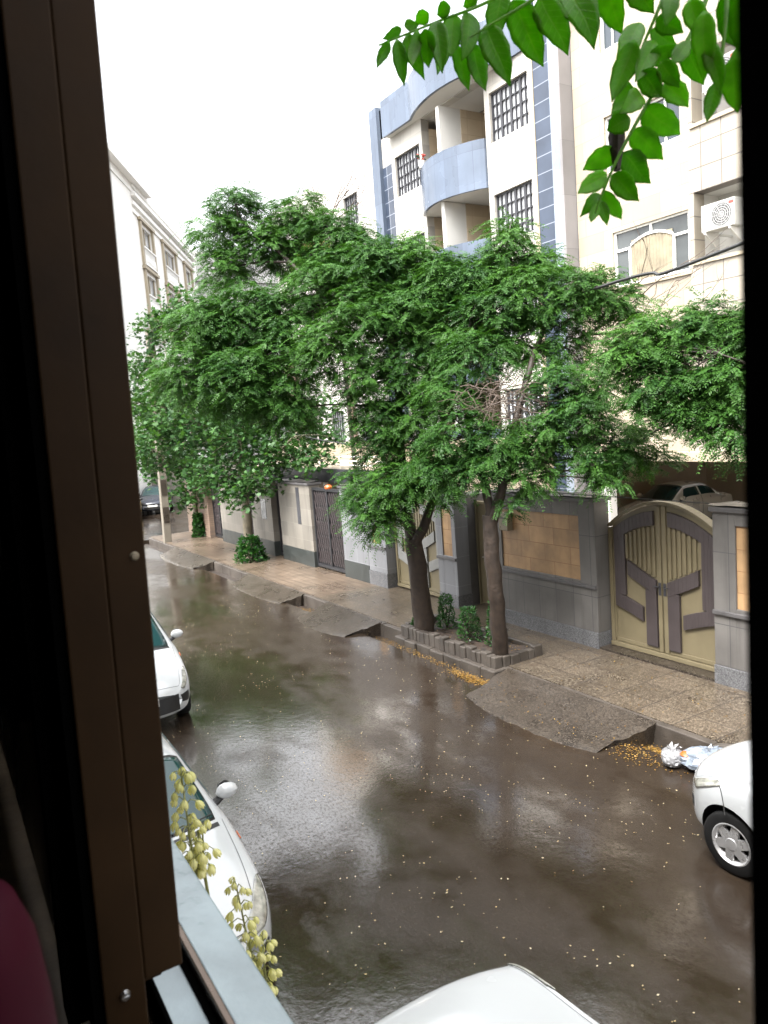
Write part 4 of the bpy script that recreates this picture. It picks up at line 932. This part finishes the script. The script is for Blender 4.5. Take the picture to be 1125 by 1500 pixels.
tree('locust_tree', 'locust tree at right whose leafy bough hangs above the silver car', (7.7,3.6,.1),
     [([(7.7,3.6,.05),(7.75,3.6,1.2),(8.0,3.8,2.4),(8.4,4.1,3.6),(8.6,4.5,4.6)], .12, .03), ([(8.0,3.8,2.4),(8.5,4.6,3.6),(8.6,5.4,4.4),(8.5,5.9,4.7)], .04, .012)],
     T0, 13, 'bark', 'locust', dens=290, br=.45, **LOC)
tree('plane_tree', 'plane tree with pale smooth trunk before the beige walls, large bright leaves', (8.7,23.13,.1),
     [([(8.72,23.13,.05),(8.66,22.95,1.4),(8.615,22.82,2.69),(8.63,22.64,4.83),(8.69,23.39,7.0)], .19, .06), ([(8.6,22.8,2.9),(8.3,24.2,4.2),(8.0,25.5,5.4)], .08, .03), ([(8.6,22.8,2.6),(8.9,21.2,3.2),(9.1,19.8,3.9)], .07, .02)],
     T3, 14, 'barkpale', 'plane', kind='lobed', dens=120, every=5, nf=11, s=.14)
tree('plane_tree', 'slim far plane tree between the concrete pole and the brick pier', (9.08,29.8,.1),
     [([(9.08,29.8,.05),(9.18,29.84,2.44),(9.52,30.26,5.15)], .12, .05)], T4, 15, 'barkpale', 'plane', kind='lobed', dens=80, every=5, nf=10, s=.17)
rgm = random.Random(8)
# distant green crowns closing the end of the street
for i, (x, y, r, h, lab) in enumerate(((6.6,44,1.9,5.2,'round green street tree far down the street beside the brown sash'),)):
    bl = [(x+rgm.uniform(-.8,.8)*r, y+rgm.uniform(-.8,.8)*r, h+rgm.uniform(-.7,.9)*r, r*.55) for k in range(16)]
    tree('street_tree', lab, (x,y,0), [([(x,y,0),(x+.1,y,h*.5),(x,y+.1,h)], .16, .06)], bl, 30+i, 'bark', 'plane', kind='lobed', dens=18, every=6, nf=9, s=.26)
nt_ = thing('bare_tree', 'leafless thin tree rising before the white tiled building', 'tree', (10.2,18.3,.12))
b = MB(); limb(b, [(10.2,18.3,.1),(10.15,18.3,4),(10.05,18.3,8),(10.0,18.3,9.6)], .08, .03, 8); b.build('trunk', M['bark'], nt_, smooth=True)
b = MB(); r2 = random.Random(21)
for d in ((.5,-.1,.9),(-.4,.3,.9),(.2,.2,1),(.6,-.5,.6),(-.6,.1,.6)): bare(b, (10.0,18.3,9.4), d, .022, 1.1, 2, r2)
b.build('branches', M['twig'], nt_)

# shrubs in the planter and by the kerb
def shrub(label, x, y, z, h, r, seed, group='shrubs in the planter', s=.05):
    t = thing('shrub', label, 'shrub', (x, y, z), group=group); rg = np.random.default_rng(seed)
    b = MB()
    for k in range(5):
        a = rg.random()*6.28; b.tube([(x,y,z-.02),(x+.3*r*math.cos(a),y+.3*r*math.sin(a),z+h*.5),(x+.6*r*math.cos(a),y+.6*r*math.sin(a),z+h*.9)], [.012,.009,.005], 5)
    b.build('stems', M['bark'], t)
    n = 950; u = rg.random(n); a = rg.random(n)*6.28; rad = r*(.25+.75*rg.random(n)**.5)*(1-.55*u)
    c = np.stack([x+rad*np.cos(a), y+rad*np.sin(a), z+.04+u*h], 1)
    ax = nrm(np.stack([np.cos(a), np.sin(a), .1+rg.normal(size=n)*.5], 1)+rg.normal(size=(n,3))*.4); sd = nrm(np.cross(ax, rg.normal(size=(n,3))*.5+[0,0,1])); k = (s*(.7+.6*rg.random(n)))[:,None]
    V = np.stack([c, c+ax*k*.5+sd*k*.3, c+ax*k, c+ax*k*.5-sd*k*.3], 1); quads_mesh('foliage', V, M['shrub'], t, rg.random(n)); return t
shrub('small upright green shrub in the planter just right of the leaning trunk', 7.98, 11.3, .22, .62, .2, 1)
shrub('middle green shrub of the planter with a low leafy skirt', 7.85, 10.45, .22, .55, .24, 2)
shrub('narrow dark green shrub in the planter beside the forked trunk', 7.95, 9.85, .22, .72, .18, 3)
shrub('tiny green sprig at the far corner of the planter', 7.62, 11.75, .22, .16, .12, 4)
shrub('bushy green sprout at the foot of the pale plane trunk', 8.35, 22.1, .1, .75, .5, 5, 'sprouts on the pavement', .13)
shrub('thin green sprout at the foot of the slim far plane tree', 9.0, 29.2, .1, .9, .25, 6, 'sprouts on the pavement', .12)
shrub('low green weeds behind the white car by the right kerb', 7.95, 4.55, .08, .2, .3, 7, 'sprouts on the pavement', .05)

# pole and cables
po = thing('utility_pole', 'pale concrete utility pole at the far kerb corner', 'utility pole', (7.66,28.9,.1))
b = MB(); n = 10
for i in range(1): b.prism([(7.52,28.85,.0),(7.80,28.85,.0),(7.80,29.1,.0),(7.52,29.1,.0)], (.25,.2,8.2))
b.build('shaft', M['pole'], po, bevel=.02)
for k in range(7): B(7.56+.0305*(.9+k*1.05), 7.76+.0305*(.9+k*1.05), 28.83+.024*(.9+k*1.05), 28.862+.024*(.9+k*1.05), .9+k*1.05, 1.5+k*1.05).build('recess', M['concrete'], po)
def cable(label, pts, r=.014):
    q = smooth_path(pts, 10); tag(MB().tube(q, r, 6).build('power_cable', M['cable'], smooth=True), label, 'cable')
cable('thick black power cable slanting up across the arched window', [(7.9,29.15,7.65),(8.8,14.5,5.68),(9.0,7.86,5.94),(9.0,5.85,6.03),(9.0,-6,7.6)], .024)
cable('thin black cable sagging below the right leafy bough', [(7.9,29.15,6.6),(8.6,18,3.9),(9.0,8.59,3.57),(9.0,6.19,4.08),(9.0,-6,7.5)], .012)
cable('thin grey wire running along the top of the stone wall', [(9.25,16,2.62),(9.2,12,2.74),(9.2,8.6,2.72),(9.25,6.5,2.70)], .008)

# litter
rg = np.random.default_rng(77)
def petals(name, label, c, s, seed):
    rg = np.random.default_rng(seed); n = len(c); a = rg.random(n)*6.28; k = (s*(.6+.8*rg.random(n)))[:,None]
    ax = np.stack([np.cos(a), np.sin(a), rg.normal(size=n)*.15], 1); sd = np.stack([-np.sin(a), np.cos(a), rg.normal(size=n)*.25], 1)
    V = np.stack([c-ax*k*.5, c+sd*k*.32, c+ax*k*.5+[0,0,.004], c-sd*k*.32], 1); o = quads_mesh(name, V, M['petal'], None, rg.random(n)**1.5)
    return tag(o, label, 'petals', kind='stuff')
n = 3600; xs = 1.6+5.4*rg.random(n)**.75; ys = 2.0+17*rg.random(n)**1.3
cc = np.stack([1.8+5.2*rg.random(70), 2+15*rg.random(70)], 1); clump = np.exp(-((xs[:,None]-cc[:,0])**2+((ys[:,None]-cc[:,1])*.6)**2)/.10).sum(1)
ok = rg.random(n) < .14+.55*np.minimum(1, clump); xs, ys = xs[ok], ys[ok]; n = len(xs)
petals('fallen_petals', 'pale fallen petals scattered over the wet brown road', np.stack([xs, ys, np.full(n,.012)], 1), .019, 1)
def heap(x, y, sx, sy, n, z0, h): 
    d = rg.normal(size=(n,2)); return np.stack([x+d[:,0]*sx, y+d[:,1]*sy, z0+h*np.exp(-(d**2).sum(1)/1.2)*rg.random(n)+.008], 1)
H = np.concatenate([heap(7.02,9.35,.07,.3,900,.0,.03), heap(7.1,10.4,.05,.7,260,0,.01), heap(7.12,11.5,.05,.5,160,0,.01), heap(7.22,5.85,.1,.28,1100,-.13,.07), heap(6.85,6.0,.14,.3,300,0,.02), heap(7.2,12.3,.12,.25,260,-.13,.02), heap(7.2,15.9,.12,.25,260,-.13,.03)])
M['petal'] = leafmat('yellow_petal', (.16,.075,.01), (.3,.19,.05), .2)
petals('fallen_petals', 'yellow heaps of fallen petals along the gutter', H, .024, 2)
n = 380; petals('fallen_petals', 'fallen petals strewn on the pavement slabs and planter soil', np.concatenate([np.stack([7.6+1.5*rg.random(n), 5.2+9*rg.random(n), np.full(n,.158)], 1), np.stack([7.5+.75*rg.random(200), 9.3+2.5*rg.random(200), np.full(200,.262)], 1), np.stack([6.5+.8*rg.random(160), 6.3+2.5*rg.random(160), .012+.13*rg.random(160)], 1)]), .02, 3)
def bag(label, x, y, z, rx, ry, rz, m, seed, yaw):
    rr = random.Random(seed); P = []; n, k_ = 18, 34
    lob = [(rr.uniform(0,6.28), rr.uniform(.3,2.8), rr.uniform(-.22,.3)) for _ in range(9)]
    for i in range(n+1):
        a = math.pi*i/n; row = []
        for k in range(k_):
            q = 2*math.pi*k/k_; w = 1+rr.uniform(-.075,.075)
            for qa, aa, h in lob: w += h*math.exp(-3.2*((1-math.cos(q-qa))*math.sin(a)+(a-aa)**2))
            lx, ly = rx*math.sin(a)**.8*math.cos(q)*w, ry*math.sin(a)**.8*math.sin(q)*w
            row.append((x+lx*math.cos(yaw)-ly*math.sin(yaw), y+lx*math.sin(yaw)+ly*math.cos(yaw), z+rz*(1-math.cos(a))*.5*(.55+.45*w)))
        P.append(row+[row[0]])
    t = thing('plastic_bag', label, 'bag', (x, y, z), group='rubbish bags in the gutter')
    MB().grid(P, flip=True).build('sack', m, t, smooth=True, angle=24)
    kx, ky, kz = x+rx*.35*math.cos(yaw), y+rx*.35*math.sin(yaw), z+rz*.88
    b = MB()
    for k in range(7):
        q = k*.9; b.add([(kx,ky,kz), (kx+.09*math.cos(q), ky+.09*math.sin(q), kz+.05+.03*math.sin(3*q)), (kx+.08*math.cos(q+.6), ky+.08*math.sin(q+.6), kz+.03)], [(0,1,2)])
    b.build('knot', m, t); return t
bag('small white rubbish bag with dark and orange marks lying on the yellow petals', 6.93, 5.5, 0, .15, .12, .19, M['bag'], 3, .4)
bag('larger crumpled translucent bluish bag nearer the white car', 7.12, 5.22, 0, .27, .17, .24, M['bagblue'], 6, -.9)
tag(MB().lathe([(0,0),(.05,.01),(.07,.03),(.04,.06),(0,.065)], (6.98,5.36,.14), n=10).build('orange_peel', M['orangelens'], smooth=True), 'orange scrap lying on the small white rubbish bag', 'litter')

# ------------------------------------------------------------------ the room and its window
H0 = 4.2; SZ = 3.60
fw = thing('house_wall', 'the dark wall and sill of the room the street is seen from', 'wall', (-.1, 0, 0))
b = MB()
b.prism([(.2,.128,2.7),(.05,.02,2.7),(.05,-14,2.7),(.2,-14,2.7)], (0,0,6.3)); b.box(.05, .2, 1.95, 12, 2.7, 9); b.box(.05, .2, .128, 1.95, 2.7, SZ-.09); b.box(.05, .2, .128, 1.95, 5.55, 9)
b.build('masonry', M['facade'], fw)
B(-1.2, -.4, -14, 12, .0, 2.54).build('lower_wall', M['facade'], fw)
q = MB(); q.box(-4, .18, -14, 12, 2.55, 2.698); q.build('overhang', M['greyconc'], fw)
q = MB(); q.box(-4, .049, -3, -2.9, 2.75, 5.9); q.box(-4, .049, 4.0, 4.1, 2.75, 5.9); q.box(-4.1, -4.0, -3, 4.1, 2.75, 5.9); q.box(-4.1, .049, -3, 4.1, 5.9, 6.0)
q.build('room_wall', M['plaster'], fw)
B(-4.1, .049, -3, 4.1, 2.7, 2.748).build('room_floor', M['wood'], fw)
s = MB(); s.prism([(.206,.05,SZ-.02),(.263,.05,SZ-.03),(.263,.05,SZ-.06),(.206,.05,SZ-.06)], (0,2.0,0)); s.build('outer_sill', M['sill'], fw, bevel=.003)
s = MB(); s.box(.152, .2055, .13, 1.95, SZ-.085, SZ-.03); s.build('track_bed', M['sill'], fw)
s = MB(); s.box(.196, .2055, .13, 1.95, SZ-.029, SZ-.012); s.build('outer_rail', M['brownrail'], fw, bevel=.002)
s = MB(); s.box(.188, .1955, .13, 1.95, SZ-.031, SZ-.026); s.build('track_groove', M['rubber_and_shade'], fw)
s = MB(); s.box(.146, .1515, .13, 1.95, SZ-.084, SZ-.014); s.build('inner_rail', M['rubber_and_shade'], fw, bevel=.001)
s = MB(); s.box(-.16, .1455, .13, 1.95, SZ-.088, SZ-.05); s.build('inner_sill', M['oldsill'], fw)
MB().prism([(.2,.1285,SZ-.03),(.05,.0205,SZ-.03),(.05,.0235,SZ-.03),(.2,.1315,SZ-.03)], (0,0,1.97)).build('right_jamb', M['rubber_and_shade'], fw)  # thin black lining, shade of the unlit jamb painted as colour

sa = thing('window_sash', 'thick dark brown sliding window sash standing open at left', 'window sash', (.13, 1.1, SZ))
def lean(z): return .0225*(z-3.67)
def lprism(b, x0, x1, y0, y1, z0, z1, mi=0):
    P = [(x0+lean(z0),y0,z0),(x1+lean(z0),y0,z0),(x1+lean(z0),y1,z0),(x0+lean(z0),y1,z0)]
    b.prism(P, (lean(z1)-lean(z0), 0, z1-z0), mi)
b = MB(); lprism(b, .128, .167, .752, .80, 3.652, 5.5); b.build('stile', M['brownframe'], sa, bevel=.002)
b = MB(); lprism(b, .087, .1275, .75, .82, 3.60, 5.5); b.build('inner_stile', M['brownframe'], sa, bevel=.002)
b = MB(); lprism(b, .0775, .0868, .757, .80, 3.60, 5.5); b.build('gasket', M['rubber_and_shade'], sa)
b = MB(); lprism(b, .058, .0866, .801, .84, 3.6, 5.5); b.build('inner_bead', M['rubber_and_shade'], sa)
b = MB(); lprism(b, .066, .072, .841, 1.93, 3.62, 5.5); b.build('pane', M['paneglass'], sa)
b = MB(); lprism(b, .09, .16, .821, 1.93, 3.60, 3.67); lprism(b, .09, .16, .821, 1.93, 5.45, 5.5); lprism(b, .09, .16, 1.88, 1.93, 3.671, 5.449); b.build('rail', M['brownframe'], sa, bevel=.002)
b = MB(); b.lathe([(0,-.004),(.004,-.0035),(.0055,0)], (.1065,.7495,3.648), 'y', 14); b.box(.1035,.1095,.7448,.7456,3.6473,3.6487); b.build('screw', M['alu'], sa, smooth=True)
b = MB(); b.lathe([(0,-.003),(.003,-.0025),(.0045,0)], (.1655,.7515,4.086), 'y', 12); b.build('rivet', M['mailbox'], sa, smooth=True)

pt = thing('plastic_tub', 'dark magenta plastic tub standing on the inner sill at lower left', 'plastic tub', (-.04,.45,SZ-.05))
MB().lathe([(0,3.552),(.084,3.552),(.086,3.565),(.081,3.572),(.0765,3.70),(.0735,3.80),(.0705,3.89),(.067,3.93),(.060,3.952),(.048,3.961),(0,3.963)], (-.045,.45,0), n=64).build('tub', M['magenta'], pt, smooth=True)
MB().lathe([(.0775,3.70),(.079,3.705),(.079,3.715),(.0765,3.72)], (-.045,.45,0), n=64).build('moulded_ring', M['magenta'], pt, smooth=True)

# ------------------------------------------------------------------ hanging leaves and yucca near the window
def leaflet(b, p0, p1, w, rr):
    """ovate leaflet with a folded midrib and a drawn-out tip, as a curved grid"""
    p0, p1 = Vector(p0), Vector(p1); d = p1-p0; L = d.length; t = d.normalized()
    view = ((p0+p1)/2-Vector((0,0,H0))).normalized()
    s = t.cross(view).normalized(); nn = s.cross(t)
    a = rr.uniform(-.45,.45); s, nn = s*math.cos(a)+nn*math.sin(a), nn*math.cos(a)-s*math.sin(a)
    fold = rr.uniform(.1,.35); curl = rr.uniform(-.12,.12); P = []
    w = w/max(.75, math.cos(a))
    for i in range(13):
        u = i/12; hw = .5*w*(math.sin(math.pi*min(1, u**.72*1.0))**.8)*(1 if u < .8 else 1-.35*(u-.8)/.2)
        if i == 12: hw = .0004
        if i == 0: hw = .0015
        c = p0+t*(L*u)+nn*(curl*L*4*u*(1-u))+s*(.05*L*math.sin(2*math.pi*u)*curl*4)
        row = []
        for k in range(-3, 4):
            q = k/3; wv = 1+.05*math.sin(i*1.9+k)
            row.append(tuple(c+s*(hw*q*wv)+nn*(-fold*hw*abs(q)**1.2+.02*hw*math.sin(3*i+2*k))))
        P.append(row)
    b.grid(P)
def veined(m):
    nt = m.node_tree; L = nt.links.new; p = nt.nodes['Principled BSDF']; src = p.inputs['Base Color'].links[0].from_socket
    u = nt.nodes.new('ShaderNodeAttribute'); u.attribute_name = 'along'; q = nt.nodes.new('ShaderNodeAttribute'); q.attribute_name = 'across'
    s = mathn(nt, 'SINE', mathn(nt, 'MULTIPLY', mathn(nt, 'SUBTRACT', u.outputs['Fac'], mathn(nt, 'MULTIPLY', q.outputs['Fac'], .16)), 56.))
    v = mathn(nt, 'MAXIMUM', ramp(nt, s, .86, .98), ramp(nt, q.outputs['Fac'], .09, .03))
    c = mixc(nt, mathn(nt, 'MULTIPLY', v, .38), src, (.3,.45,.1)); c = mixc(nt, ramp(nt, noise(nt, pos(nt), 60), .35, .75, 0, .35), c, (.03,.13,.01)); L(c, p.inputs['Base Color'])
    for n in nt.nodes:
        if n.type == 'BSDF_TRANSLUCENT': L(mixc(nt, 1., c, (1.25,1.35,.5), 'MULTIPLY'), n.inputs[0])
    L(bump(nt, mathn(nt, 'SUBTRACT', 1., v), .25, .002), p.inputs['Normal']); return m
M['leaf'] = leafmat('compound_leaf', (.13,.34,.015), (.22,.48,.04), .7, .35, .5)
veined(M['leaf'])
hb = thing('hanging_branch', 'drooping compound leaves of a tree hanging close before the window at top', 'branch', (1.15,.8,4.98))
b = MB(); b.tube(smooth_path([(1.12,.85,4.99),(1.2,.7,5.02),(1.5,.3,5.25),(1.9,-.4,5.6),(2.2,-1.2,5.4),(2.3,-1.6,0)], 4), [.012]*4+[.02]*4+[.03]*4+[.05]*5+[.09]*4, 8, 0, .05)
b.build('wood', M['bark'], hb, smooth=True)
for nm, lv, ras in (('left', LEAF_A, (RA, RA2)), ('middle', LEAF_B, (RB, RB2)), ('right', LEAF_D, (RD,))):
    rr = random.Random(len(lv)); r = MB()
    for p in ras: r.tube(smooth_path(p, 5), [.0013+.0025*i/(5*(len(p)-1)) for i in range(5*(len(p)-1)+1)], 6)
    ro = r.build('leaf_stalk', M['leaf'], hb, smooth=True)
    for q in lv:
        b = MB(); leaflet(b, q[:3], q[3:6], q[6]*.9, rr)
        o = b.build('leaflet', M['leaf'], ro, smooth=True, angle=180)
        a = o.data.attributes.new('tint', 'FLOAT', 'FACE'); v = rr.random(); a.data.foreach_set('value', [v]*len(o.data.polygons))
        for an, fn in (('along', lambda i: i//7/12), ('across', lambda i: abs(i % 7-3)/3)): a = o.data.attributes.new(an, 'FLOAT', 'POINT'); a.data.foreach_set('value', [fn(i) for i in range(91)])
        solidify(o, .0006)
b = MB(); b.tube(POD, [.006,.011,.005], 8, 0, .15); b.build('dry_pod', M['bark'], hb, smooth=True)

def yucca_stalk(b, sb, pts, n, rr, r0=.055):
    q = smooth_path(pts, 8); sb.tube(q, [.003-.0018*i/(len(q)-1) for i in range(len(q))], 6)
    for k in range(n):
        u = .0+1.0*k/(n-1); i = min(int(u*(len(q)-1)), len(q)-2); p = Vector(q[i]).lerp(Vector(q[i+1]), u*(len(q)-1)-i)
        a = k*2.4+rr.uniform(-.4,.4); rad = r0*(.35+.65*math.sin(math.pi*min(.95,.12+.8*(1-u)))) 
        d = Vector((math.cos(a), math.sin(a), 0)); e = p+d*rad+Vector((0,0,rr.uniform(0,.012)))
        sb.tube([p, (p+e)/2+Vector((0,0,.008)), e], .0013, 4)
        bell(b, e, d, rr.uniform(.0105,.015), rr)
def bell(b, e, d, s, rr):
    ax = (Vector((0,0,-1))+d*rr.uniform(.05,.55)+Vector((rr.uniform(-.2,.2), rr.uniform(-.2,.2), 0))).normalized(); u = ax.cross(Vector((.3,.9,.1))).normalized(); v = ax.cross(u)
    for k in range(6):
        a0 = k*math.pi/3; P = []
        for i in range(6):
            t = i/5; hw = .52*math.sin(math.pi*(.1+.86*t))**.8; rad = s*.62*math.sin(math.pi*(.06+.7*t))**.8*(1 if k % 2 else .9); row = []
            for j in (-1, 0, 1):
                a = a0+j*hw; row.append(tuple(e+ax*(s*1.5*t)+(u*math.cos(a)+v*math.sin(a))*rad*(1.08 if j == 0 else 1)))
            P.append(row)
        b.grid(P)
yc = thing('yucca_plant', 'yucca with pale yellow bell flowers rising past the sill before the white hatchback', 'yucca', (.44,1.5,0))
rr = random.Random(12)
b = MB(); limb(b, [(.44,1.5,0),(.46,1.52,1.0),(.44,1.5,2.15)], .09, .07, 10, .1); b.build('trunk', M['bark'], yc, smooth=True)
lb_ = MB()
for k in range(46):
    a = k*2.4; el = rr.uniform(-.5,1.1); L = rr.uniform(.3,.5); d = Vector((math.cos(a)*math.cos(el), math.sin(a)*math.cos(el), math.sin(el))); s_ = d.cross(Vector((0,0,1))).normalized(); o = Vector((.44,1.5,2.15+.02*rr.random()))
    if (o+d*L).x < .3: d.x = abs(d.x)
    lb_.grid([[tuple(o+d*(L*t)+s_*(w*q)+Vector((0,0,-.12*t*t*L+(.3*w if q else 0)))) for q in (-1,0,1)] for t, w in ((0,.012),(.3,.02),(.7,.015),(1,.001))])
lb_.build('leaves', M['yuccaleaf'], yc)
for stem, n in (([(.43,1.5,2.2),(.379,1.5,3.29),(.376,1.5,3.36),(.372,1.5,3.515)], 46), ([(.45,1.5,2.2),(.402,1.52,3.28),(.405,1.52,3.32),(.409,1.52,3.38)], 10), ([(.48,1.5,2.2),(.478,1.5,3.03),(.474,1.5,3.1),(.461,1.5,3.235)], 34), ([(.5,1.5,2.2),(.505,1.5,2.95),(.505,1.5,3.0),(.508,1.5,3.09)], 26)):
    sb, fb = MB(), MB(); st0 = smooth_path(stem, 6)
    sb.tube(st0, [.0045-.003*i/(len(st0)-1) for i in range(len(st0))], 6)
    yucca_stalk(fb, sb, stem[1:], n, rr, .025)
    so = sb.build('flower_stalk', M['stalk'], yc, smooth=True); fo = fb.build('flowers', M['yucca'], so, smooth=True)
    nf = len(fo.data.polygons); a = fo.data.attributes.new('tint', 'FLOAT', 'FACE'); a.data.foreach_set('value', [((i//60)*.37) % 1 for i in range(nf)])

# ------------------------------------------------------------------ sky, light, camera
w = bpy.data.worlds.new('World'); sc.world = w; w.use_nodes = True; nt = w.node_tree
bg = nt.nodes['Background']; sky = nt.nodes.new('ShaderNodeTexSky'); sky.sky_type = 'NISHITA'; sky.sun_disc = False
SUN_EL, SUN_AZ = R(58), R(-105)
sky.sun_elevation = SUN_EL; sky.sun_rotation = SUN_AZ; sky.dust_density = 6; sky.air_density = 1.0
hs = nt.nodes.new('ShaderNodeHueSaturation'); hs.inputs['Saturation'].default_value = .12
nt.links.new(sky.outputs[0], hs.inputs['Color']); tc = nt.nodes.new('ShaderNodeTexCoord'); sz = nt.nodes.new('ShaderNodeSeparateXYZ'); nt.links.new(tc.outputs['Generated'], sz.inputs[0])
# overcast sky: brighter overhead than at the horizon
nt.links.new(mixc(nt, 1., hs.outputs[0], ramp(nt, sz.outputs[2], 0, 1, 1.2, 2.6), 'MULTIPLY'), bg.inputs[0]); bg.inputs[1].default_value = SKY_STRENGTH
sl = bpy.data.lights.new('sun', 'SUN'); sl.energy = SUN_E; sl.angle = R(25); sl.color = (1, .97, .92)
so = bpy.data.objects.new('sun', sl); COL.objects.link(so)
dv = Vector((math.sin(SUN_AZ)*math.cos(SUN_EL), math.cos(SUN_AZ)*math.cos(SUN_EL), math.sin(SUN_EL)))
so.rotation_euler = dv.to_track_quat('Z', 'Y').to_euler(); so.location = (0,0,40)

cd = bpy.data.cameras.new('camera'); cam = bpy.data.objects.new('camera', cd); COL.objects.link(cam)
rt, up, bk = (0.84997,-0.52155,-0.07442), (0.12664,0.06515,0.98981), (-0.51139,-0.85073,0.12142)
cam.matrix_world = Matrix(((rt[0],up[0],bk[0],0),(rt[1],up[1],bk[1],0),(rt[2],up[2],bk[2],H0),(0,0,0,1)))
cd.sensor_fit = 'VERTICAL'; cd.sensor_height = 36; cd.lens = 36*1110/1500; cd.clip_start = .01; cd.clip_end = 2000
cd.dof.use_dof = True; cd.dof.focus_distance = 7; cd.dof.aperture_fstop = 11
sc.camera = cam
sc.view_settings.view_transform = 'Standard'; sc.view_settings.look = 'None'; sc.view_settings.gamma = 1; sc.view_settings.exposure = EXPO
